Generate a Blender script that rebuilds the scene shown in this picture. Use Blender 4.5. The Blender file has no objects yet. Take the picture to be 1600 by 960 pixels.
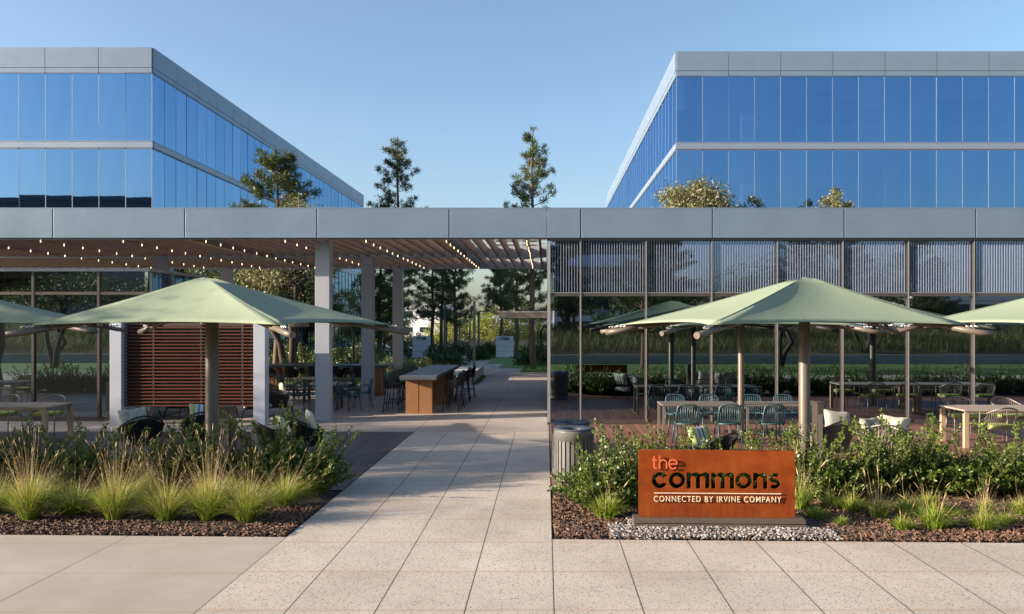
import bpy, math, random
import numpy as np
from mathutils import Matrix, Vector
R = math.radians
PI = math.pi
random.seed(7)
RNG = np.random.default_rng(11)
scene = bpy.context.scene
COL = scene.collection
EYE = 2.45
F = 1300.0
VX, VY = 853.0, 505.0

# ------------------------------------------------------------------ camera, sky, sun, exposure
cam = bpy.data.cameras.new('camera')
cam.sensor_width = 36.0
cam.lens = F / 1600 * 36.0
cam.shift_x = -(VX - 800) / 1600
cam.shift_y = (VY - 480) / 1600
cam.clip_start = 0.05
cam.clip_end = 9000
cam_o = bpy.data.objects.new('camera', cam)
COL.objects.link(cam_o)
cam_o.location = (0, 0, EYE)
cam_o.rotation_euler = (R(90), 0, 0)
scene.camera = cam_o

SUN_EL = 17.0
SUN_OFF = 15.0          # degrees the sun stands in front of the facade plane, to the left
sd = Vector((-math.cos(R(SUN_OFF)) * math.cos(R(SUN_EL)), -math.sin(R(SUN_OFF)) * math.cos(R(SUN_EL)), math.sin(R(SUN_EL))))
world = bpy.data.worlds.new('World')
scene.world = world
world.use_nodes = True
wn = world.node_tree
wn.nodes.clear()
sky = wn.nodes.new('ShaderNodeTexSky')
sky.sky_type = 'NISHITA'
sky.sun_disc = False
sky.sun_elevation = R(SUN_EL)
sky.sun_rotation = math.atan2(sd.x, sd.y)
sky.altitude = 0
sky.air_density = 1.0
sky.dust_density = 2.0
sky.ozone_density = 2.5
bgn = wn.nodes.new('ShaderNodeBackground')
bgn.inputs['Strength'].default_value = 0.10
wo = wn.nodes.new('ShaderNodeOutputWorld')
wn.links.new(sky.outputs[0], bgn.inputs[0])
wn.links.new(bgn.outputs[0], wo.inputs[0])
sun = bpy.data.lights.new('sun', 'SUN')
sun.energy = 5.0
sun.angle = R(0.5)
sun.color = (1.0, 0.85, 0.70)
sun_o = bpy.data.objects.new('sun', sun)
COL.objects.link(sun_o)
sun_o.rotation_euler = (-sd).to_track_quat('-Z', 'Y').to_euler()
scene.view_settings.view_transform = 'Standard'
scene.view_settings.look = 'None'
scene.view_settings.gamma = 1.0
scene.view_settings.exposure = 1.35

# ------------------------------------------------------------------ materials
MATS = {}
class NT:
    def __init__(s, name):
        s.m = bpy.data.materials.new(name); s.m.use_nodes = True
        s.t = s.m.node_tree; s.t.nodes.clear()
        s.out = s.t.nodes.new('ShaderNodeOutputMaterial')
    def n(s, typ, **kw):
        nd = s.t.nodes.new(typ)
        for k, v in kw.items():
            if k in nd.inputs.keys(): 
                s.set(nd.inputs[k], v)
            else: setattr(nd, k, v)
        return nd
    def set(s, inp, v):
        if isinstance(v, bpy.types.NodeSocket): s.t.links.new(v, inp)
        else: inp.default_value = v
    def math(s, op, a, b=None, c=None):
        nd = s.t.nodes.new('ShaderNodeMath'); nd.operation = op
        s.set(nd.inputs[0], a)
        if b is not None: s.set(nd.inputs[1], b)
        if c is not None: s.set(nd.inputs[2], c)
        return nd.outputs[0]
    def mix(s, fac, a, b, typ='MIX'):
        nd = s.t.nodes.new('ShaderNodeMix'); nd.data_type = 'RGBA'; nd.blend_type = typ
        s.set(nd.inputs[0], fac); s.set(nd.inputs[6], a); s.set(nd.inputs[7], b)
        return nd.outputs[2]
    def coords(s):
        return s.n('ShaderNodeTexCoord').outputs['Object']
    def noise(s, scale, detail=4, rough=0.55, vec=None):
        nd = s.n('ShaderNodeTexNoise'); nd.inputs['Scale'].default_value = scale
        nd.inputs['Detail'].default_value = detail; nd.inputs['Roughness'].default_value = rough
        if vec is not None: s.t.links.new(vec, nd.inputs['Vector'])
        return nd.outputs['Fac']
    def ramp(s, fac, stops):
        nd = s.n('ShaderNodeValToRGB'); cr = nd.color_ramp
        while len(cr.elements) < len(stops): cr.elements.new(0.5)
        for e, (p, c) in zip(cr.elements, stops):
            e.position = p; e.color = c if len(c) == 4 else (*c, 1)
        s.t.links.new(fac, nd.inputs[0]); return nd.outputs[0]
    def bump(s, h, strength=0.3, dist=0.01):
        nd = s.n('ShaderNodeBump'); nd.inputs['Strength'].default_value = strength
        nd.inputs['Distance'].default_value = dist; s.t.links.new(h, nd.inputs['Height']); return nd.outputs[0]
    def pbr(s, color, rough=0.6, metal=0.0, normal=None, spec=None):
        p = s.n('ShaderNodeBsdfPrincipled')
        s.set(p.inputs['Base Color'], color); s.set(p.inputs['Roughness'], rough); s.set(p.inputs['Metallic'], metal)
        if normal is not None: s.t.links.new(normal, p.inputs['Normal'])
        if spec is not None: s.set(p.inputs['Specular IOR Level'], spec)
        s.t.links.new(p.outputs[0], s.out.inputs[0]); return p
def c4(c): return (c[0], c[1], c[2], 1.0)
def dirt(name, col, rough=0.5, metal=0.0, amt=0.18, scale=3.0, bump=0.0, bscale=60, spec=None):
    """plain coloured surface with cloudy wear"""
    t = NT(name); v = t.coords()
    n1 = t.noise(scale, 6, 0.6, v); n2 = t.noise(scale * 9, 3, 0.5, v)
    f = t.math('MULTIPLY_ADD', n2, 0.35, t.math('MULTIPLY', n1, 0.65))
    a = tuple(x * (1 - amt) for x in col); b = tuple(min(1, x * (1 + amt)) for x in col)
    c = t.ramp(f, [(0.3, c4(a)), (0.7, c4(b))])
    rr = t.math('MULTIPLY_ADD', n1, 0.2, rough - 0.1)
    nm = t.bump(t.noise(bscale, 3, 0.6, v), bump, 0.004) if bump else None
    t.pbr(c, rr, metal, nm, spec)
    MATS[name] = t.m; return t.m
def wood(name, col, dark, axis=2, scale=6.0, rough=0.5, stretch=14):
    t = NT(name); v = t.coords()
    mp = t.n('ShaderNodeMapping'); sc = [scale * 3] * 3; sc[axis] = scale * 3 / stretch
    mp.inputs['Scale'].default_value = sc; t.t.links.new(v, mp.inputs[0])
    n1 = t.noise(2.0, 8, 0.65, mp.outputs[0]); n2 = t.noise(9.0, 4, 0.6, mp.outputs[0])
    f = t.math('MULTIPLY_ADD', n2, 0.4, t.math('MULTIPLY', n1, 0.6))
    c = t.ramp(f, [(0.32, c4(dark)), (0.62, c4(col))])
    t.pbr(c, rough, 0, t.bump(n2, 0.15, 0.003)); MATS[name] = t.m; return t.m

dirt('white_metal', (0.42, 0.45, 0.50), 0.4, 0.0, 0.06, 1.2)
dirt('fascia_metal', (0.175, 0.235, 0.295), 0.38, 0.30, 0.09, 0.6, 0.35, 0.9)
dirt('column_paint', (0.36, 0.37, 0.39), 0.45, 0.0, 0.06, 1.5)
dirt('tower_fascia', (0.165, 0.225, 0.30), 0.42, 0.1, 0.10, 0.25, 0.3, 0.5)
dirt('spandrel_metal', (0.22, 0.27, 0.34), 0.4, 0.2, 0.05, 0.4)
dirt('bronze_metal', (0.12, 0.10, 0.09), 0.35, 0.55, 0.1, 2)
dirt('silver_metal', (0.46, 0.44, 0.42), 0.35, 0.6, 0.06, 2)
dirt('louver_white', (0.23, 0.26, 0.33), 0.4, 0.0, 0.05, 2)
dirt('joint_dark', (0.03, 0.03, 0.03), 0.8)
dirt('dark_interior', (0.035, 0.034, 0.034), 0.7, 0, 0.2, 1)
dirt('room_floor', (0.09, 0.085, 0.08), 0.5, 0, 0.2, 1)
dirt('black_wicker', (0.012, 0.012, 0.013), 0.45, 0, 0.3, 30)
dirt('black_metal', (0.02, 0.02, 0.021), 0.4, 0.3, 0.2, 10)
dirt('taupe_metal', (0.22, 0.19, 0.16), 0.4, 0.3, 0.1, 4)
dirt('pole_taupe', (0.115, 0.09, 0.07), 0.45, 0.0, 0.1, 2)
dirt('teal_plastic', (0.03, 0.070, 0.082), 0.4, 0, 0.12, 6)
dirt('teal_cushion', (0.03, 0.085, 0.085), 0.85, 0, 0.2, 20, 0.2, 200)
dirt('lime_cushion', (0.36, 0.42, 0.10), 0.85, 0, 0.12, 14, 0.2, 200)
dirt('rope_taupe', (0.17, 0.14, 0.115), 0.8, 0, 0.2, 30)
dirt('cream_fabric', (0.45, 0.42, 0.35), 0.9, 0, 0.1, 12, 0.3, 60)
dirt('table_stone', (0.085, 0.095, 0.11), 0.35, 0, 0.15, 5)
dirt('edge_stone', (0.14, 0.12, 0.115), 0.6, 0, 0.2, 8)
dirt('can_grey', (0.135, 0.13, 0.12), 0.45, 0.1, 0.08, 4)
dirt('can_lid', (0.045, 0.05, 0.065), 0.6, 0.0, 0.1, 4)
dirt('smooth_concrete', (0.33, 0.31, 0.28), 0.8, 0, 0.1, 1.2, 0.2, 80)
dirt('wall_concrete', (0.38, 0.36, 0.33), 0.8, 0, 0.12, 1.2, 0.2, 40)
dirt('lampshade_cloth', (0.60, 0.42, 0.34), 0.9, 0, 0.05, 5)
dirt('lamp_grey', (0.16, 0.16, 0.16), 0.5, 0.3, 0.1, 4)
dirt('monument_white', (0.62, 0.64, 0.66), 0.5, 0, 0.05, 2)
dirt('white_render', (0.70, 0.71, 0.73), 0.7, 0, 0.05, 0.3)
dirt('dark_window', (0.03, 0.04, 0.05), 0.15, 0, 0.2, 1)
dirt('far_building', (0.10, 0.10, 0.11), 0.5, 0, 0.15, 0.1)
dirt('bark', (0.12, 0.075, 0.05), 0.9, 0, 0.45, 6, 0.8, 22)
dirt('bark_dark', (0.05, 0.038, 0.03), 0.9, 0, 0.4, 6, 0.8, 22)
dirt('twig', (0.12, 0.09, 0.045), 0.8, 0, 0.3, 20)
dirt('soil', (0.05, 0.033, 0.024), 0.95, 0, 0.5, 14, 0.8, 60)
dirt('field', (0.22, 0.17, 0.09), 0.95, 0, 0.35, 0.06, 0.3, 8)
dirt('hill_brown', (0.25, 0.165, 0.12), 0.95, 0, 0.35, 0.012)
dirt('hazy_far_hill', (0.30, 0.34, 0.42), 0.95, 0, 0.2, 0.004)  # distance haze painted into the ridge as an even blue-grey
dirt('car_white', (0.65, 0.66, 0.68), 0.25, 0.1, 0.03, 1)
dirt('car_grey', (0.20, 0.22, 0.25), 0.25, 0.4, 0.03, 1)
dirt('car_dark', (0.04, 0.045, 0.05), 0.25, 0.4, 0.03, 1)
dirt('tyre_black', (0.015, 0.015, 0.015), 0.8)
dirt('asphalt', (0.055, 0.055, 0.056), 0.9, 0, 0.2, 2, 0.3, 80)
dirt('sign_coral', (0.62, 0.13, 0.05), 0.45, 0, 0.04, 5)
dirt('sign_cream', (0.72, 0.62, 0.42), 0.45, 0.1, 0.05, 5)
dirt('sign_base_metal', (0.13, 0.10, 0.08), 0.45, 0.3, 0.15, 6)
wood('teak', (0.33, 0.15, 0.055), (0.19, 0.08, 0.028))
wood('pale_teak', (0.44, 0.32, 0.21), (0.30, 0.21, 0.13), 2, 6, 0.55)
wood('table_plank', (0.40, 0.33, 0.26), (0.26, 0.20, 0.15), 0, 5, 0.4)
wood('screen_wood', (0.17, 0.055, 0.026), (0.09, 0.028, 0.015), 0, 6, 0.45)
wood('slat_wood', (0.30, 0.205, 0.145), (0.17, 0.11, 0.075), 1, 4, 0.55)

def glass(name, tint, refl, trans, wob=0.03, vary=0.0):
    t = NT(name); v = t.coords()
    nm = t.bump(t.noise(0.7, 2, 0.4, v), wob, 0.02)
    g = t.n('ShaderNodeBsdfGlossy'); g.inputs['Color'].default_value = c4(tint); g.inputs['Roughness'].default_value = 0.012
    if vary:   # each pane has its own coating batch, with faint vertical streaks
        oi = t.n('ShaderNodeObjectInfo'); mp = t.n('ShaderNodeMapping'); mp.inputs['Scale'].default_value = (2.2, 2.2, .25); t.t.links.new(v, mp.inputs[0])
        k = t.math('ADD', t.math('MULTIPLY', oi.outputs['Random'], vary), t.math('MULTIPLY', t.noise(1.0, 4, .6, mp.outputs[0]), vary * 1.3))
        t.t.links.new(t.mix(k, c4(tint), c4((tint[0] * .45, tint[1] * .62, tint[2] * .75))), g.inputs['Color'])
    t.t.links.new(nm, g.inputs['Normal'])
    tr = t.n('ShaderNodeBsdfTransparent'); tr.inputs['Color'].default_value = c4(trans)
    fr = t.n('ShaderNodeLayerWeight'); fr.inputs['Blend'].default_value = 0.35
    fac = t.math('MULTIPLY_ADD', fr.outputs['Facing'], 0.55, refl)
    fac = t.math('MINIMUM', fac, 0.96)
    m = t.n('ShaderNodeMixShader'); t.t.links.new(fac, m.inputs[0]); t.t.links.new(tr.outputs[0], m.inputs[1]); t.t.links.new(g.outputs[0], m.inputs[2])
    t.t.links.new(m.outputs[0], t.out.inputs[0]); MATS[name] = t.m
glass('pavilion_glass', (0.36, 0.44, 0.50), 0.66, (0.40, 0.47, 0.46))
glass('clerestory_glass', (0.32, 0.44, 0.68), 0.60, (0.45, 0.52, 0.50), 0.0)
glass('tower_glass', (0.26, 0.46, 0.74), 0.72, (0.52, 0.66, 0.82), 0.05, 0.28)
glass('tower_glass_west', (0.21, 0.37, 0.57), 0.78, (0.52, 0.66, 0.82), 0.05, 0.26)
glass('tower_glass_lit', (0.60, 0.80, 1.0), 0.86, (0.5, 0.6, 0.75), 0.01)

# exposed aggregate walk with saw-cut joints (plan coordinates)
def paving(name, base, speck, x0, wx, y0, wy, joint=0.012, amount=1.0, slow=0.10):
    t = NT(name); v = t.coords(); sep = t.n('ShaderNodeSeparateXYZ'); t.t.links.new(v, sep.inputs[0])
    def vor(scale):
        nd = t.n('ShaderNodeTexVoronoi'); nd.inputs['Scale'].default_value = scale; t.t.links.new(v, nd.inputs['Vector']); return nd
    n0 = t.noise(0.8, 5, 0.6, v); n1 = t.noise(140, 3, 0.6, v)
    b = tuple(x * (1 - slow) for x in base); c = tuple(x * (1 + slow) for x in base)
    col = t.ramp(n0, [(0.3, c4(b)), (0.7, c4(c))])
    if amount:
        for sc, thr in ((56, 0.30), (30, 0.24), (17, .10)):
            vo = vor(sc)
            sm = t.math('LESS_THAN', vo.outputs['Distance'], thr)
            sepc = t.n('ShaderNodeSeparateColor'); t.t.links.new(vo.outputs['Color'], sepc.inputs[0])
            pick = t.math('GREATER_THAN', sepc.outputs[0], 0.40)
            tone = t.ramp(sepc.outputs[1], [(0.0, c4(tuple(x * 0.35 for x in speck))), (0.45, c4(speck)), (0.75, c4((speck[0] * 1.7, speck[1] * 1.35, speck[2] * 1.0))), (1.0, c4(tuple(min(1, x * 1.5) for x in base)))])
            col = t.mix(t.math('MULTIPLY', t.math('MULTIPLY', sm, pick), 0.95 * amount), col, tone)
    col = t.mix(t.math('MULTIPLY', n1, 0.16), col, c4(tuple(x * 0.6 for x in base)))
    if wx and wy:
        cm = t.n('ShaderNodeCombineXYZ')
        t.t.links.new(t.math('FLOOR', t.math('DIVIDE', t.math('SUBTRACT', sep.outputs[0], x0), wx)), cm.inputs[0]); t.t.links.new(t.math('FLOOR', t.math('DIVIDE', t.math('SUBTRACT', sep.outputs[1], y0), wy)), cm.inputs[1])
        wz = t.n('ShaderNodeTexWhiteNoise'); t.t.links.new(cm.outputs[0], wz.inputs[0])
        col = t.mix(t.math('MULTIPLY', wz.outputs['Value'], 0.16), col, c4(tuple(x * 0.6 for x in base)))
    gum = vor(1.7); gs = t.n('ShaderNodeSeparateColor'); t.t.links.new(gum.outputs['Color'], gs.inputs[0])
    gk = t.math('MULTIPLY', t.math('LESS_THAN', gum.outputs['Distance'], t.math('MULTIPLY', gs.outputs[0], 0.045)), 0.35)
    col = t.mix(gk, col, (0.09, 0.08, 0.07, 1))
    wear = t.ramp(t.noise(0.35, 7, 0.7, v), [(0.42, (1, 1, 1, 1)), (0.62, (0.80, 0.77, 0.74, 1))])
    col = t.mix(0.8, col, wear, 'MULTIPLY')
    stain = t.math('MULTIPLY', t.math('GREATER_THAN', t.noise(0.55, 6, 0.7, v), 0.66), 0.10)
    col = t.mix(stain, col, (0.16, 0.11, 0.07, 1))
    def line(sock, o, w, j):
        f = t.math('FRACT', t.math('DIVIDE', t.math('SUBTRACT', sock, o), w))
        d = t.math('MINIMUM', f, t.math('SUBTRACT', 1.0, f))
        return t.math('LESS_THAN', d, j / w / 2)
    col2 = col
    if wy:
        edge = line(sep.outputs[1], y0, wy, joint * 6)
        edge = t.math('MULTIPLY', edge, t.math('MULTIPLY', t.noise(6, 4, 0.7, v), 0.5))
        col2 = t.mix(edge, col2, (0.34, 0.22, 0.12, 1))
        col2 = t.mix(t.math('MULTIPLY', line(sep.outputs[1], y0, wy, joint * .8), 0.25), col2, (0.12, 0.09, 0.07, 1))
    if wx:
        col2 = t.mix(t.math('MULTIPLY', line(sep.outputs[0], x0, wx, joint), 0.92), col2, (0.028, 0.024, 0.02, 1))
    t.pbr(col2, 0.82, 0, t.bump(n1, 0.35, 0.004)); MATS[name] = t.m
paving('aggregate_paving', (0.50, 0.43, 0.355), (0.09, 0.125, 0.13), 0.07, 0.76, 9.3, 1.1)
paving('plain_paving', (0.39, 0.345, 0.285), (0.2, 0.2, 0.2), -2.97, 1.83, 9.25, 1.1, 0.010, 0.0, 0.06)
paving('plaza_paving', (0.38, 0.325, 0.285), (0.17, 0.16, 0.16), 0.07, 1.52, 9.3, 1.52, 0.014, 0.4)

def planks(name, base, var, w, rough=0.45):
    t = NT(name); v = t.coords(); sep = t.n('ShaderNodeSeparateXYZ'); t.t.links.new(v, sep.inputs[0])
    q = t.math('DIVIDE', sep.outputs[0], w); f = t.math('FRACT', q); fl = t.math('FLOOR', q)
    yy = t.math('FLOOR', t.math('ADD', t.math('DIVIDE', sep.outputs[1], 2.7), t.math('MULTIPLY', fl, 0.37)))
    cmb = t.n('ShaderNodeCombineXYZ'); t.t.links.new(fl, cmb.inputs[0]); t.t.links.new(yy, cmb.inputs[1])
    wnz = t.n('ShaderNodeTexWhiteNoise'); t.t.links.new(cmb.outputs[0], wnz.inputs[0])
    c = t.ramp(wnz.outputs['Value'], [(0.0, c4(tuple(x * (1 - var) for x in base))), (1.0, c4(tuple(x * (1 + var) for x in base)))])
    mp = t.n('ShaderNodeMapping'); mp.inputs['Scale'].default_value = (40, 2.0, 1); t.t.links.new(v, mp.inputs[0])
    g = t.noise(1.0, 6, 0.6, mp.outputs[0])
    c = t.mix(t.math('MULTIPLY', g, 0.5), c, c4(tuple(x * 0.45 for x in base)))
    d = t.math('MINIMUM', f, t.math('SUBTRACT', 1.0, f))
    gap = t.math('LESS_THAN', d, 0.03)
    c = t.mix(gap, c, (0.008, 0.006, 0.005, 1))
    t.pbr(c, rough, 0, t.bump(t.math('MINIMUM', t.math('MULTIPLY', d, 12), 1.0), 0.5, 0.006)); MATS[name] = t.m
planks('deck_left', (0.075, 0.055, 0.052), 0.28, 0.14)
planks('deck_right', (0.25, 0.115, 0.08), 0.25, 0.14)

def leafmat(name, a, b, rough=0.4, trans=0.25, grad=None):
    t = NT(name); v = t.coords()
    n = t.noise(3.0, 3, 0.6, v); n2 = t.noise(37, 2, 0.6, v)
    f = t.math('MULTIPLY_ADD', n2, 0.6, t.math('MULTIPLY', n, 0.4))
    c = t.ramp(f, [(0.36, c4(a)), (0.64, c4(b))])
    if grad:
        sep = t.n('ShaderNodeSeparateXYZ'); t.t.links.new(v, sep.inputs[0])
        k = t.math('DIVIDE', sep.outputs[2], grad[0])
        k = t.math('MULTIPLY_ADD', n2, 0.35, t.math('SUBTRACT', k, 0.17))
        kc = t.n('ShaderNodeClamp'); t.t.links.new(k, kc.inputs[0])
        c = t.mix(kc.outputs[0], c, c4(grad[1]))
    p = t.pbr(c, rough)
    if trans:
        tl = t.n('ShaderNodeBsdfTranslucent'); t.t.links.new(c, tl.inputs[0])
        m = t.n('ShaderNodeMixShader'); m.inputs[0].default_value = trans
        t.t.links.new(p.outputs[0], m.inputs[1]); t.t.links.new(tl.outputs[0], m.inputs[2]); t.t.links.new(m.outputs[0], t.out.inputs[0])
    MATS[name] = t.m
leafmat('shrub_leaf', (0.022, 0.055, 0.012), (0.19, 0.25, 0.04), 0.40, 0.3)
leafmat('hedge_leaf', (0.05, 0.085, 0.03), (0.15, 0.17, 0.06), 0.4, 0.2)
leafmat('pine_needle', (0.03, 0.055, 0.018), (0.12, 0.145, 0.034), 0.5, 0.2)
leafmat('olive_leaf', (0.11, 0.12, 0.055), (0.27, 0.25, 0.11), 0.45, 0.25)
leafmat('tree_leaf', (0.035, 0.06, 0.018), (0.13, 0.15, 0.04), 0.45, 0.3)
leafmat('yellow_leaf', (0.14, 0.19, 0.03), (0.36, 0.38, 0.06), 0.45, 0.35)
leafmat('palm_leaf', (0.03, 0.06, 0.02), (0.09, 0.13, 0.04), 0.4, 0.2)
leafmat('clump_blade', (0.09, 0.18, 0.012), (0.26, 0.34, 0.03), 0.5, 0.35, (0.85, (0.50, 0.52, 0.09)))
leafmat('clump_straw', (0.48, 0.33, 0.15), (0.66, 0.50, 0.26), 0.6, 0.3)
leafmat('meadow_blade', (0.06, 0.09, 0.02), (0.20, 0.19, 0.06), 0.6, 0.3)
leafmat('lawn_green', (0.05, 0.11, 0.018), (0.13, 0.22, 0.035), 0.8, 0.0)
leafmat('bark_chip', (0.035, 0.019, 0.012), (0.23, 0.13, 0.078), 0.85, 0.0)
def pebble():
    t = NT('pebble_stone'); oi = t.n('ShaderNodeTexCoord'); n = t.n('ShaderNodeTexVoronoi'); n.inputs['Scale'].default_value = 24
    t.t.links.new(oi.outputs['Object'], n.inputs['Vector'])
    s = t.n('ShaderNodeSeparateColor'); t.t.links.new(n.outputs['Color'], s.inputs[0])
    c = t.ramp(s.outputs[0], [(0, (0.05, 0.05, 0.055, 1)), (0.35, (0.15, 0.13, 0.12, 1)), (0.7, (0.25, 0.22, 0.19, 1)), (1, (0.42, 0.39, 0.36, 1))])
    t.pbr(c, 0.7); MATS['pebble_stone'] = t.m
pebble()
def corten():
    t = NT('weathered_steel'); v = t.coords()
    n = t.noise(3.2, 8, 0.62, v)
    mp = t.n('ShaderNodeMapping'); mp.inputs['Scale'].default_value = (26, 1, 0.9); t.t.links.new(v, mp.inputs[0])
    s = t.noise(1.0, 4, 0.6, mp.outputs[0]); sp = t.noise(150, 2, 0.6, v)
    c = t.ramp(n, [(0.28, (0.13, 0.022, 0.003, 1)), (0.5, (0.20, 0.038, 0.005, 1)), (0.72, (0.26, 0.062, 0.008, 1))])
    sep = t.n('ShaderNodeSeparateXYZ'); t.t.links.new(v, sep.inputs[0])
    low = t.math('SUBTRACT', 1.0, t.math('MINIMUM', t.math('MULTIPLY', sep.outputs[2], 2.3), 1.0))
    k = t.math('MULTIPLY', t.math('MULTIPLY', t.math('GREATER_THAN', s, 0.5), 0.5), low)
    c = t.mix(k, c, (0.085, 0.026, 0.010, 1))
    c = t.mix(t.math('MULTIPLY', t.math('GREATER_THAN', sp, 0.68), 0.25), c, (0.12, 0.035, 0.01, 1))
    t.pbr(c, 0.75, 0.0, t.bump(sp, 0.12, 0.002), 0.15); MATS['weathered_steel'] = t.m
corten()
def canopy_mat():
    t = NT('canopy_fabric'); v = t.coords()
    n = t.noise(1.3, 5, 0.6, v); f = t.noise(220, 2, 0.5, v)
    c = t.ramp(n, [(0.3, (0.25, 0.305, 0.205, 1)), (0.7, (0.285, 0.34, 0.23, 1))])
    w_ = t.noise(2.2, 3, 0.5, v)
    nb = t.n('ShaderNodeBump'); nb.inputs['Strength'].default_value = 0.5; nb.inputs['Distance'].default_value = 0.022; t.t.links.new(w_, nb.inputs['Height'])
    nb2 = t.n('ShaderNodeBump'); nb2.inputs['Strength'].default_value = 0.1; nb2.inputs['Distance'].default_value = 0.002; t.t.links.new(f, nb2.inputs['Height']); t.t.links.new(nb.outputs[0], nb2.inputs['Normal'])
    p = t.pbr(c, 0.85, 0, nb2.outputs[0])
    tl = t.n('ShaderNodeBsdfTranslucent'); tl.inputs[0].default_value = (0.22, 0.30, 0.18, 1)
    m = t.n('ShaderNodeMixShader'); m.inputs[0].default_value = 0.15
    t.t.links.new(p.outputs[0], m.inputs[1]); t.t.links.new(tl.outputs[0], m.inputs[2]); t.t.links.new(m.outputs[0], t.out.inputs[0])
    MATS['canopy_fabric'] = t.m
canopy_mat()
dirt('canopy_seam', (0.16, 0.20, 0.13), 0.9)
def stripe_mat():
    t = NT('striped_fabric'); v = t.coords(); sep = t.n('ShaderNodeSeparateXYZ'); t.t.links.new(v, sep.inputs[0])
    x = t.math('FRACT', t.math('MULTIPLY_ADD', sep.outputs[0], 3.4, 0.5))
    c = t.ramp(x, [(0.0, (0.35, 0.42, 0.14, 1)), (0.18, (0.6, 0.6, 0.55, 1)), (0.34, (0.09, 0.12, 0.16, 1)), (0.46, (0.62, 0.63, 0.6, 1)), (0.6, (0.16, 0.27, 0.36, 1)), (0.74, (0.6, 0.6, 0.56, 1)), (0.88, (0.35, 0.42, 0.14, 1))])
    for e in t.t.nodes:
        if e.type == 'VALTORGB': e.color_ramp.interpolation = 'CONSTANT'
    t.pbr(c, 0.9); MATS['striped_fabric'] = t.m
stripe_mat()
def floral():
    t = NT('floral_fabric'); v = t.coords(); n = t.noise(9, 3, 0.6, v)
    c = t.ramp(n, [(0.5, (0.48, 0.45, 0.38, 1)), (0.56, (0.24, 0.24, 0.12, 1)), (0.62, (0.48, 0.45, 0.38, 1))])
    t.pbr(c, 0.9); MATS['floral_fabric'] = t.m
floral()
def bulbmat():
    t = NT('warm_bulb'); e = t.n('ShaderNodeEmission'); e.inputs[0].default_value = (1, 0.72, 0.42, 1); e.inputs[1].default_value = 1.3
    t.t.links.new(e.outputs[0], t.out.inputs[0]); MATS['warm_bulb'] = t.m
bulbmat()

# ------------------------------------------------------------------ tagging and mesh helpers
def tag(o, label=None, cat=None, group=None, kind=None):
    if label: o['label'] = label
    if cat: o['category'] = cat
    if group: o['group'] = group
    if kind: o['kind'] = kind
    return o
def empty(name, loc=(0, 0, 0), rz=0.0, label=None, cat=None, group=None):
    o = bpy.data.objects.new(name, None); COL.objects.link(o)
    o.empty_display_size = 0.2
    o.location = loc; o.rotation_euler = (0, 0, rz)
    return tag(o, label, cat, group)
CH = {}
def setparent(o, p):
    o.parent = p; CH.setdefault(p.name, []).append(o)
def copy_tree(o, parent=None):
    c = o.copy(); COL.objects.link(c)
    if parent is not None: setparent(c, parent)
    for ch in CH.get(o.name, []): copy_tree(ch, c)
    return c
def place(proto, first, loc, rz, label, group=None, scale=None):
    o = proto if first else copy_tree(proto)
    o.location = loc; o.rotation_euler = (0, 0, rz)
    if scale: o.scale = scale if hasattr(scale, '__len__') else (scale,) * 3
    o['label'] = label
    if group: o['group'] = group
    return o
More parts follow.
